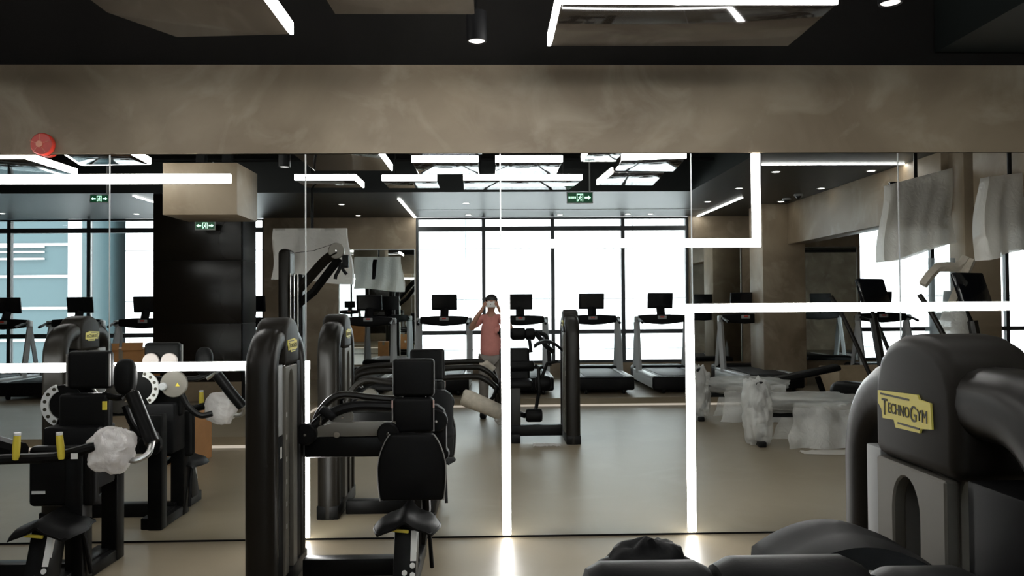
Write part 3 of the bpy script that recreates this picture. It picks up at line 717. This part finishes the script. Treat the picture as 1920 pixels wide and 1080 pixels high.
m = MB(); m.tube([L(.60, .90, 1.19), L(.68, .92, 1.15), L(.71, .95, .95), L(.71, 1.0, .80)], .026, 12, smooth=6); m.build('arm_tube', M['black'], Cm)
m = MB(); m.tube([L(.46, .90, 1.18), L(.48, .92, 1.06), L(.49, .93, .96)], .022, 10); m.build('handle', M['blackm'], Cm)
roll(.13, .51, 1.25, .82, .062, 'thigh_roll'); roll(.52, .70, 1.30, .62, .085, 'side_roll'); roll(.39, .58, 1.60, .285, .075, 'ankle_roll')
m = MB(); m.tube([L(.53, 1.25, .82), L(.56, 1.30, .80), L(.56, 1.40, .55), L(.50, 1.55, .30)], .022, 10); m.build('roll_arm', M['black'], Cm)
m = MB(); m.tube([L(.60, 1.3, .70), L(.66, 1.3, .85), L(.78, 1.35, .88)], .02, 10); m.build('roll_arm', M['black'], Cm)
m = MB(); m.tube([L(.30, 1.5, .30), L(.38, 1.58, .28)], .03, 10); m.build('ankle_arm', M['chrome'], Cm)

# ---- low tubular machine at the photographer's feet
E = thing('low_tube_machine', 'low black machine of long bent tubes before the legs of the person', 'gym machine', (-.92, .8, 0))
ep = lambda x, y, z: (x + .85, y - .8, z)
for k, (y, z, r) in enumerate(((.62, .80, .034), (.80, .74, .034), (.97, .64, .036))):
    xr = .12 + .03 * k
    m = MB(); m.tube([ep(-1.74, y, .36 + .02 * k), ep(-1.66, y, z - .16), ep(-1.48, y, z - .02), ep(-.9, y, z), ep(-.25, y, z + .035), ep(-.02, y, z + .01), ep(xr, y, z - .18), ep(xr + .03, y, .10)], r, 12, smooth=6)
    m.build('long_tube', M['pipe'], E)
for x in (-1.0, -.85):
    MB().b2(x + .85 - .05, x + .85 + .05, -.22, .26, 0, .70, .012).build('upright', M['black'], E)
MB().b2(-.9, .25, -.05, .05, 0, .07, .01).build('base_bar', M['black'], E)
pad((-.1, -.1, .86), (.30, .28, .06), .025).build('seat', M['vinyl'], E)
MB().disc((-.72, .1, .50), (0, 1, 0), .1, .05).build('pulley', M['silver'], E)
m = MB(); m.tube([(.78, -.18, .78), (.86, -.18, .80), (.95, -.18, .72)], .05, 12); m.build('wrapped_grip', M['foam'], E)
fo = Vector(ep(-.08, 1.19, .33)) + Vector((.07, 0, 0))
m = MB(); m.tube([fo + Vector(p) for p in ((-.27, 0, .13), (-.255, 0, .125), (-.2, 0, .105), (.05, 0, .0), (.2, 0, -.07), (.215, 0, -.077))], [.07, .095, .105, .095, .092, .07], 20)
o = m.build('foam_roller', M['foam'], E); o['label'] = 'cream foam-wrapped roller'
MB().blob(fo + Vector((.19, 0, -.11)), (.075, .07, .09), 9, .3, 4).build('wrapped_end', M['film'], o)
m = MB(); m.tube([fo + Vector((.0, -.02, .02)), fo + Vector((.10, -.12, .10)), fo + Vector((.16, -.2, .22))], .022, 8); m.build('roller_arm', M['black'], E)

# ---- tall cable machine seen in the mirror
G = thing('cable_machine', 'tall cable machine with a slanting pulley arm, seen in the mirror', 'gym machine', (-2.5, .6, 0))
MB().box((-.06, 0, 1.13), (.15, .32, 2.26), None, .06, 4).build('upright', M['pipe'], G)
MB().box((.09, -.1, 1.0), (.10, .25, 1.9), None, .03, 3).build('stack_shroud', M['black'], G)
for k in range(3): MB().cyl((.03 + .045 * k, .17, .2), (.03 + .045 * k, .17, 1.95), .011, 8).build('guide_rod', M['chrome'], G)
MB().b2(-.3, .5, -.35, .4, 0, .08, .02).build('base_plate', M['black'], G)
m = MB(); m.tube([(.02, .1, 1.66), (.25, .12, 1.9), (.45, .12, 2.12), (.60, .12, 2.21)], .06, 4, smooth=3); m.build('pulley_arm', M['pipe'], G)
m = MB(); m.tube([(.08, .1, 1.55), (.3, .12, 1.72), (.62, .12, 2.14)], .05, 4); m.build('lower_arm', M['black'], G)
pivot(G, (.59, .14, 2.23), .10, (0, -1, 0), .06, 'pulley', 'silver')
MB().box((.70, .12, 2.10), (.08, .08, .16), None, .015).build('pulley_block', M['black'], G)
m = MB(); m.tube([(.64, .12, 2.08), (.62, .12, 2.0), (.58, .12, 1.93), (.57, .12, 1.88)], .022, 8, smooth=4); m.tube([(.64, .12, 2.08), (.67, .12, 1.99), (.71, .12, 1.94)], .02, 8); m.build('hand_strap', M['blackm'], G)
m = MB(); m.tube([(-.06, .05, 2.2), (.3, .08, 2.24), (.55, .12, 2.32)], .004, 5); m.build('cable', M['ink'], G)

# ------------------------------------------------------------------ treadmills on the platform
def make_treadmill():
    t = thing('treadmill', 'treadmill', 'treadmill')
    # local: rear edge at y = 0, runs to -y; platform surface at z = 0
    MB().prism([(-.02, .05), (-.02, .20), (-.10, .27), (-1.75, .27), (-1.75, .05)], 'x', -.36, .36, .012).build('deck', M['blackm'], t)
    MB().box((0, -.03, .165), (.94, .12, .21), None, .035, 3).build('rear_cap', M['blackm'], t)
    MB().b2(-.30, .30, -1.68, -.09, .265, .278, .003).build('belt', M['belt'], t)
    for s in (-1, 1):
        m = MB(); m.box((s * .42, -.93, .245), (.11, 1.68, .06), None, .015); m.box((s * .455, -.93, .16), (.035, 1.68, .16), None, .01); m.build('side_rail', M['tread_rail'], t)
        m = MB(); m.tube([(s * .45, -1.28, .22), (s * .45, -1.40, .75), (s * .44, -1.50, 1.10)], .055, 4); m.build('upright', M['tread_rail'], t)
        m = MB(); m.tube([(s * .44, -1.75, .22), (s * .44, -1.62, .7), (s * .43, -1.52, 1.08)], .042, 4); m.build('brace', M['tread_rail'], t)
        m = MB(); m.tube([(s * .44, -1.52, 1.16), (s * .43, -1.30, 1.15), (s * .42, -1.08, 1.10)], .024, 8); m.build('side_grip', M['blackm'], t)
        MB().box((s * .455, -1.46, 1.15), (.07, .12, .11), None, .02).build('joint_cover', M['lgrey'], t)
        MB().disc((s * .30, -.02, .045), (1, 0, 0), .045, .04, 16).build('foot_wheel', M['black'], t)
    MB().box((0, -1.86, .17), (.94, .42, .30), None, .06, 4).build('motor_hood', M['blackm'], t)
    m = MB(); m.prism([(-.42, 1.10), (-.2, 1.07), (0, 1.055), (.2, 1.07), (.42, 1.10), (.42, 1.22), (.15, 1.235), (-.15, 1.235), (-.42, 1.22)], 'y', -1.56, -1.44, .02, 3); m.build('crossbar', M['blackm'], t)
    m = MB(); m.box((0, -1.44, 1.18), (.16, .02, .06), None, .008); m.build('control_keys', M['lgrey'], t)
    m = MB(); m.box((0, -1.425, 1.19), (.07, .01, .025)); m.build('stop_key', M['red'], t)
    m = MB(); m.tube([(0, -1.52, 1.22), (0, -1.56, 1.30), (0, -1.58, 1.36)], .075, 4); m.build('console_neck', M['blackm'], t)
    c = MB().box((0, -1.60, 1.475), (.45, .045, .28), (-.16, 0, 0), .012).build('console', M['blackm'], t)
    MB().box((0, -1.576, 1.48), (.40, .006, .23), (-.16, 0, 0)).build('screen', M['screen'], c, smooth=False)
    return t
tm = make_treadmill()
tx = [(3.03, 'treadmill right of the window bay, just left of the dropping light line'), (1.80, 'treadmill behind the big dark machine tower reflection'), (.52, 'treadmill just right of the person in the pink shirt'),
      (-.82, 'treadmill just left of the person in the pink shirt'), (-2.15, 'treadmill before the pier mirror left of the window bay'), (-4.2, 'treadmill half hidden behind the black glass pillar'),
      (-6.05, 'treadmill beside the black glass pillar, near the cartons'), (-7.2, 'treadmill behind the badge of the machine with yellow grips'), (-8.45, 'treadmill at the left picture edge'),
      (4.52, 'treadmill before the cement column by the windows'), (7.0, 'treadmill beyond the cement column, near the plywood crate'), (8.4, 'treadmill at the right end, behind the aisle column')]
for i, (x, lb) in enumerate(tx):
    o = tm if i == 0 else copy_tree(tm)
    o.location = (x, -1.92, .12); o['label'] = lb; o['group'] = 'treadmills facing the windows'

# ------------------------------------------------------------------ right aisle: cross trainers, hung screens, benches
def make_trainer():
    t = thing('cross_trainer', 'cross trainer', 'gym machine')
    MB().box((0, 0, .30), (.36, .9, .5), None, .12, 5).build('drive_housing', M['black'], t)
    MB().b2(-.3, .3, -.6, -.5, 0, .07, .01).build('rear_foot', M['black'], t); MB().b2(-.3, .3, .55, .65, 0, .07, .01).build('front_foot', M['black'], t)
    m = MB(); m.tube([(0, .3, .4), (0, .2, .9), (0, .12, 1.35)], .05, 8); m.build('mast', M['pipe'], t)
    m = MB(); m.box((.0, .12, 1.66), (.50, .06, .36), (.3, 0, 0), .02); m.build('console', M['screen'], t)
    for s in (-1, 1):
        m = MB(); m.tube([(s * .25, .35, .45), (s * .28, .1, 1.0), (s * .30, -.1, 1.4), (s * .34, -.22, 1.62)], .025, 10, smooth=5); m.build('moving_arm', M['pipe'], t)
        MB().box((s * .24, -.35, .36), (.16, .42, .05), (.1, 0, 0), .015).build('pedal', M['blackm'], t)
        m = MB(); m.tube([(s * .24, -.75, .30), (s * .24, .4, .34)], .022, 8); m.build('link_bar', M['alu'], t)
    return t
c0 = make_trainer(); c0.location = (4.75, 2.75, 0); c0.rotation_euler = (0, 0, -.5); c0['label'] = 'cross trainer with foam-wrapped arm, above the big badge tower'; c0['group'] = 'cross trainers in the aisle'
c1 = copy_tree(c0); c1.location = (4.62, .95, 0); c1.rotation_euler = (0, 0, -.5); c1['label'] = 'cross trainer nearer the wrapped benches, half hidden by the badge tower'
t = thing('foam_sleeve', 'cream foam sleeve bent over the arm of a cross trainer', 'foam wrap', (4.75, 2.6, 1.62))
m = MB(); m.tube([(-.30, .0, .10), (-.14, 0, .28), (.06, 0, .28), (.16, 0, .38)], .05, 4, smooth=2); m.build('sleeve', M['foam'], t)
m = MB(); m.tube([(.20, .02, .36), (.08, .02, .10), (-.02, .02, -.12)], .05, 4); m.build('sleeve_tail', M['foam'], t)
MB().blob((.02, 0, -.38), (.14, .10, .30), 4, .15, 4).build('film_wrap', M['film'], t)

def hung_screen(x, y, zt, w, h, rz, label, skew, seed):
    t = thing('hung_screen', label, 'screen', (x, y, zt), rz, 'draped screens hung from the ceiling')
    MB().b2(-w * .40, w * .40, -.03, .03, -h * .62, -.06, .01).build('screen', M['screen'], t)
    MB().cyl((0, 0, -.08), (0, 0, (ZS if x > 3 or y < -1.4 else ZC) - zt), .02, 8).build('mount', M['black'], t)
    def cloth(side):
        def fn(u, v):
            xx = (u - .5) * w * (1 + .10 * v); fold = (.020 * math.sin(u * 21 + seed + v * 3) + .03 * abs(math.sin(u * 8 + seed + v * 1.5)) ** 3) * (.3 + .7 * v) + .012 * math.sin(u * 9 + seed)
            bottom = h * (.92 + .05 * math.sin(u * 4 + seed))
            z = skew * (u - .5) * (1 - .4 * v) - v * bottom
            return (xx + .03 * math.sin(v * 5 + seed), side * (.05 + .03 * v) + fold, z)
        return fn
    m = MB(); n = 28; k = 16
    m.grid(cloth(1), n, k); a = (n + 1) * (k + 1); m.grid(cloth(-1), n, k)
    for i in range(n): m.f.append((i, i + 1, a + i + 1, a + i))
    for j in range(k):
        for e in (0, n): m.f.append((j * (n + 1) + e, (j + 1) * (n + 1) + e, a + (j + 1) * (n + 1) + e, a + j * (n + 1) + e))
    m.build('dust_sheet', M['sheet'], t, angle=1.5)
hung_screen(4.72, 2.0, 2.93, .78, .92, -.1, 'milky sheet draped over a screen hung above the large badge', .2, 1.0)
hung_screen(5.05, 3.1, 2.78, .72, .85, -.3, 'milky sheet over a hung screen cut by the right picture edge', .1, 2.3)
hung_screen(-2.65, -1.25, 2.70, 1.08, .86, 0, 'milky sheet over a wide hung screen behind the cable machine', 0, 4.1)

M['bluefilm'] = film_material('blue_grey_film', (.50, .58, .62), .30, .2, 6, .6)
t = thing('film_curtain', 'pale blue grey plastic film hanging below the draped screen', 'film', (4.90, 2.12, 2.02))
MB().grid(lambda u, v: ((u - .5) * (.34 + .10 * v), .03 * math.sin(u * 9 + v * 3) + .04 * v, -1.30 * v), 16, 20).build('film', M['bluefilm'], t, angle=1.2)
def wrapped_bench(x, y, rz, label, seed, ln=1.15):
    t = thing('wrapped_bench', label, 'bench', (x, y, 0), rz, 'plastic-wrapped benches')
    pad((0, 0, .43), (ln, .28, .07), .025).build('bench_pad', M['vinyl'], t)
    m = MB(); m.b2(-ln * .45, ln * .45, -.035, .035, .30, .37); m.build('spine', M['black'], t)
    for s in (-1, 1):
        m = MB(); m.tube([(s * ln * .30, 0, .33), (s * ln * .42, 0, .05)], .035, 4); m.build('leg', M['black'], t); MB().b2(s * ln * .42 - .04, s * ln * .42 + .04, -.22, .22, 0, .06, .01).build('foot', M['black'], t)
    # upright end pad
    pad((-ln * .40, 0, .58), (.10, .26, .22), .03, (0, -.25, 0)).build('end_pad', M['vinyl'], t)
    MB().blob((-ln * .43, 0, .34), (.15, .21, .36), seed, .22, 3.0, 48, 36, .8).build('film_bunch', M['film'], t, angle=1.5)
    MB().blob((ln * .06, 0, .46), (ln * .50, .20, .105), seed + 2, .20, 3.4, 56, 28, .7).build('film_wrap', M['film2'], t, angle=1.5)
    def skirt(side):
        def fn(u, v):
            x = ln * (-.12 + .64 * u); n1 = mnoise.noise(Vector((u * 5, v * 3, seed + side)))
            return (x - .12 * v * (1 - u) + .04 * n1, side * (.17 + .13 * v + .035 * math.sin(u * 15 + seed) * v) + .03 * n1, max(.006, .47 * (1 - v) + .03 * n1 + .10 * u * v * (1 - v)))
        return fn
    for sd in (-1, 1): MB().grid(skirt(sd), 30, 16).build('film_skirt', M['film'], t, angle=1.2)
wrapped_bench(3.40, 2.05, .10, 'flat bench wrapped in plastic film, nearer to the mirror wall', 1.3)
wrapped_bench(3.25, .15, .12, 'flat bench wrapped in plastic film, further from the mirror wall', 5.2)
t = thing('film_scrap', 'loose white plastic film lying on the floor by a wrapped bench', 'film', (3.55, 2.56, 0))
MB().grid(lambda u, v: ((u - .5) * .75, (v - .5) * .30 * (1 - abs(u - .5)), .008 + .07 * abs(mnoise.noise(Vector((u * 5, v * 4, 2)))) * (1 - abs(2 * v - 1))), 24, 12).build('sheet', M['sheet'], t, angle=1.2)
t = thing('film_scrap', 'scrap of clear film on the floor beside the tower base', 'film', (.60, 1.95, 0))
MB().grid(lambda u, v: ((u - .5) * .3, (v - .5) * .14, .006 + .03 * abs(mnoise.noise(Vector((u * 6, v * 4, 9))))), 14, 8).build('sheet', M['bag'], t, angle=1.2)

def carton(x, y, z, s, rz, m, label, flaps=False):
    t = thing('carton', label, 'carton', (x, y, z), rz, 'cartons')
    MB().b2(-s[0] / 2, s[0] / 2, -s[1] / 2, s[1] / 2, 0, s[2], .004, 1).build('body', M[m], t, smooth=False)
    MB().b2(-.03, .03, -s[1] / 2 - .001, s[1] / 2 + .001, s[2] * .82, s[2] + .001).build('tape', M['duct'], t, smooth=False)
    if flaps:
        MB().box((-s[0] * .26, s[1] / 2 + .01, s[2] + .03), (s[0] * .46, .008, .10), (.25, 0, .03)).build('flap', M[m], t, smooth=False)
        MB().box((s[0] * .26, s[1] / 2 + .01, s[2] + .035), (s[0] * .44, .008, .11), (.2, 0, -.03)).build('flap', M[m], t, smooth=False)
    else: MB().b2(s[0] * .1, s[0] * .3, s[1] / 2, s[1] / 2 + .002, s[2] * .45, s[2] * .58).build('sticker', M['white'], t, smooth=False)
carton(-5.22, -1.0, .12, (.66, .5, .84), .05, 'carton', 'open orange brown carton beside the black glass pillar', True)
carton(-3.05, 2.55, 0, (.30, .4, .52), .1, 'carton', 'upright brown carton behind the machine with yellow grips')
carton(4.05, 2.85, 0, (.16, .25, .18), .1, 'carton', 'small brown carton on the floor by the wrapped bench')

t = thing('plywood_crate', 'open pale plywood crate on the platform edge by the cement column', 'crate', (5.9, -1.9, .12), -.1)
for (c, s) in (((0, .3, .2), (1.1, .02, .4)), ((0, -.3, .2), (1.1, .02, .4)), ((-.54, 0, .2), (.02, .58, .4)), ((.54, 0, .2), (.02, .58, .4)), ((0, 0, .012), (1.06, .58, .02))):
    MB().box(c, s).build('plank', M['plank'], t, smooth=False)
t = thing('black_bench', 'black padded bench between the crate and the badge tower', 'bench', (4.35, -.5, 0), .2)
pad((0, 0, .52), (1.1, .32, .08), .03, (0, -.22, 0)).build('bench_pad', M['vinyl'], t); pad((-.5, 0, .42), (.35, .32, .08), .03).build('seat', M['vinyl'], t)
for s in (-1, 1): MB().b2(s * .4 - .04, s * .4 + .04, -.25, .25, 0, .06, .01).build('foot', M['black'], t)
m = MB(); m.tube([(-.4, 0, .05), (-.3, 0, .40)], .04, 4); m.tube([(.4, 0, .05), (.25, 0, .5)], .04, 4); m.b2(-.42, .42, -.04, .04, .02, .09); m.build('frame', M['black'], t)
# ------------------------------------------------------------------ the photographer
def skin_mesh(name, verts, edges, radii, m, parent, root=0, sub=2):
    me = bpy.data.meshes.new(name); me.from_pydata(verts, edges, []); me.materials.append(m)
    o = bpy.data.objects.new(name, me); COL.objects.link(o); o.parent = parent
    sk = o.modifiers.new('skin', 'SKIN'); sk.use_smooth_shade = True; sk.branch_smoothing = .4
    if not me.skin_vertices: me.skin_vertices.new()
    for i, r in enumerate(radii):
        r = r if isinstance(r, tuple) else (r, r)
        me.skin_vertices[0].data[i].radius = r; me.skin_vertices[0].data[i].use_root = (i == root)
    sb = o.modifiers.new('subdivision', 'SUBSURF'); sb.levels = sb.render_levels = sub
    dg = bpy.context.evaluated_depsgraph_get(); dg.update()
    ev = bpy.data.meshes.new_from_object(o.evaluated_get(dg)); o.modifiers.clear(); o.data = ev
    ev.shade_smooth()
    if not ev.materials: ev.materials.append(m)
    return o
def person():
    P = thing('person', 'person in a pink short-sleeved shirt holding up a phone before the treadmills', 'person', (0.0, -.27, 0))
    V = []; E = []; Rr = []
    def v(p, r, par=None):
        V.append((p[0], p[1], p[2])); Rr.append(r); i = len(V) - 1
        if par is not None: E.append((par, i))
        return i
    # body (x right, y towards the mirror, origin between the heels)
    pel = v((0, 0, .90), (.125, .10)); sp = v((0, 0, 1.06), (.125, .095), pel); ch = v((0, .0, 1.25), (.135, .10), sp); nb = v((0, -.005, 1.385), (.075, .065), ch)
    nk = v((0, .01, 1.455), .048, nb); jw = v((.01, .035, 1.515), (.062, .068), nk); hd = v((.01, .03, 1.585), (.074, .088), jw); tp = v((.01, .02, 1.645), (.062, .07), hd)
    for s in (-1, 1):
        sh = v((s * .155, -.005, 1.345), .052, nb); el = v((s * .275, .10, 1.215), .040, sh); fa = v((s * .20, .17, 1.36), .036, el); wr = v((s * .115, .225, 1.48), .026, fa)
        pm = v((s * .095, .228, 1.525), (.030, .018), wr)
        for k, (dx, dy, dz, lng) in enumerate(((-.010, .030, .040, .020), (-.012, .032, .026, .026), (-.012, .032, .012, .026), (-.010, .030, -.002, .018))):
            a = v((s * (.092), .250, 1.535 + dz * .8), .0085, pm); b = v((s * (.080 + dx * .3), .262, 1.540 + dz), .0078, a); v((s * (.080 - lng * 1.2), .264, 1.541 + dz), .0065, b)
        a = v((s * .085, .222, 1.515), .010, pm); v((s * .062, .226, 1.520), .008, a)
        hp = v((s * .085, 0, .84), .085, pel); kn = v((s * .10, .02, .47), .056, hp); ca = v((s * .10, -.005, .30), .052, kn); an = v((s * .105, -.01, .09), .035, ca); v((s * .115, .10, .045), (.038, .03), an)
    skin_mesh('body', V, E, Rr, M['skin'], P)
    # shirt
    V.clear(); E.clear(); Rr.clear()
    a = v((0, 0, .80), (.165, .125)); b = v((0, 0, .95), (.160, .122), a); c = v((0, 0, 1.12), (.155, .118), b); d = v((0, 0, 1.27), (.162, .118), c); e = v((0, -.005, 1.385), (.095, .075), d)
    for s in (-1, 1):
        f = v((s * .165, -.005, 1.345), .072, e); v((s * .245, .065, 1.25), .072, f)
    sh = skin_mesh('shirt', V, E, Rr, M['shirt'], P, 0)
    m = MB()
    for s in (-1, 1): m.prism([(0, 1.36), (s * .065, 1.425), (s * .075, 1.39), (s * .02, 1.31)], 'y', .082, .092)
    m.build('collar', M['shirt'], sh)
    for k in range(5): MB().disc((0, .122, 1.28 - .09 * k), (0, 1, 0), .007, .006, 10).build('button', M['shirt'], sh)
    MB().b2(.05, .12, .112, .122, 1.16, 1.24, .004).build('pocket', M['shirt'], sh)
    # trousers
    V.clear(); E.clear(); Rr.clear()
    a = v((0, 0, .88), (.145, .112))
    for s in (-1, 1):
        h = v((s * .085, 0, .80), .10, a); k = v((s * .10, .02, .47), .075, h); v((s * .105, -.005, .10), .062, k)
    skin_mesh('trousers', V, E, Rr, M['trousers'], P, 0)
    for s in (-1, 1):
        MB().blob((s * .112, .05, .042), (.050, .135, .045), e=.8).build('shoe', M['blackm'], P)
        MB().blob((.01 + s * .078, .02, 1.575), (.012, .022, .032)).build('ear', M['skin'], P)
        MB().blob((.01 + s * .032, .108, 1.59), (.014, .008, .007)).build('eye', M['white'], P)
        MB().box((.01 + s * .032, .112, 1.612), (.036, .008, .007), None, .002).build('eyebrow', M['hair'], P)
    MB().blob((.01, .128, 1.565), (.015, .018, .024)).build('nose', M['skin'], P)
    MB().box((.01, .108, 1.525), (.045, .012, .010), None, .004).build('mouth', mat('lips', (.38, .14, .11), .5), P)
    h = MB(); h.blob((.01, .008, 1.612), (.086, .102, .078), 2, .06, 9, 32, 20)
    h.v = [(x, y, max(z, 1.615 if y > .05 else (1.60 - (.05 - y) * .45))) for (x, y, z) in h.v]
    h.build('hair', M['hair'], P)
    t = thing('phone', 'pale phone held sideways before the face of the person in pink', 'phone', (0, -.022, H))
    MB().box((0, 0, 0), (.155, .008, .076), None, .0035, 3).build('body', M['phone'], t)
    MB().b2(-.072, .072, -.0046, -.004, -.034, .034).build('screen', M['screen'], t, smooth=False)
    MB().disc((0.0, .0045, .0), (0, 1, 0), .006, .002, 14).build('lens', M['screen'], t)
person()

# ------------------------------------------------------------------ outside the windows
def outside():
    struct(MB().b2(-60, 60, -60, YB - .6, -8.2, -8).build('street_ground', M['road']), 'pale street far below')
    # white panelled block
    b = thing('white_building', 'white panelled building across the street', 'building', (0, -15, -8))
    MB().b2(-11.6, 34, -6, -.06, 0, 21).build('core', M['facade_joint'], b, smooth=False)
    me = None; pw, ph = 2.7, 1.62
    for i in range(17):
        for j in range(1, 13):
            if me is None:
                o = MB().b2(-pw / 2 + .012, pw / 2 - .012, -.06, 0, .012, ph - .012).build('panel', M['facade'], b, smooth=False); me = o.data
            else:
                o = bpy.data.objects.new('panel', me); COL.objects.link(o); o.parent = b
            o.location = (-11.6 + pw * (i + .5), 0, ph * j)
    for (x, z) in ((-9.2, 9.6), (-7.6, 8.2)):
        w = MB().b2(-.45, .45, -.02, .03, 0, .85).build('window', M['lgrey'], b, smooth=False); w.location = (x, 0, z)
    # glassy block with white floor lines
    g = thing('glass_building', 'blue green glass building with white floor bands', 'building', (-16, -13, -8))
    MB().b2(-8, 4.0, -6, 0, 0, 20).build('core', M['teal'], g, smooth=False)
    for k in range(16): MB().b2(-8, 3.9, .0, .06, .2 + k * .93, .27 + k * .93).build('floor_band', M['facade'], g, smooth=False)
    for z in (10.95, 11.15, 11.3): MB().b2(-6, 3.0, .05, .12, z, z + .05).build('roof_rail', M['facade'], g, smooth=False)
    MB().b2(3.75, 4.05, 0, .2, 0, 20).build('corner_post', M['facade'], g, smooth=False)
    MB().b2(-3.2, -3.05, 0, .12, 0, 20).build('fin', M['facade'], g, smooth=False)
outside()
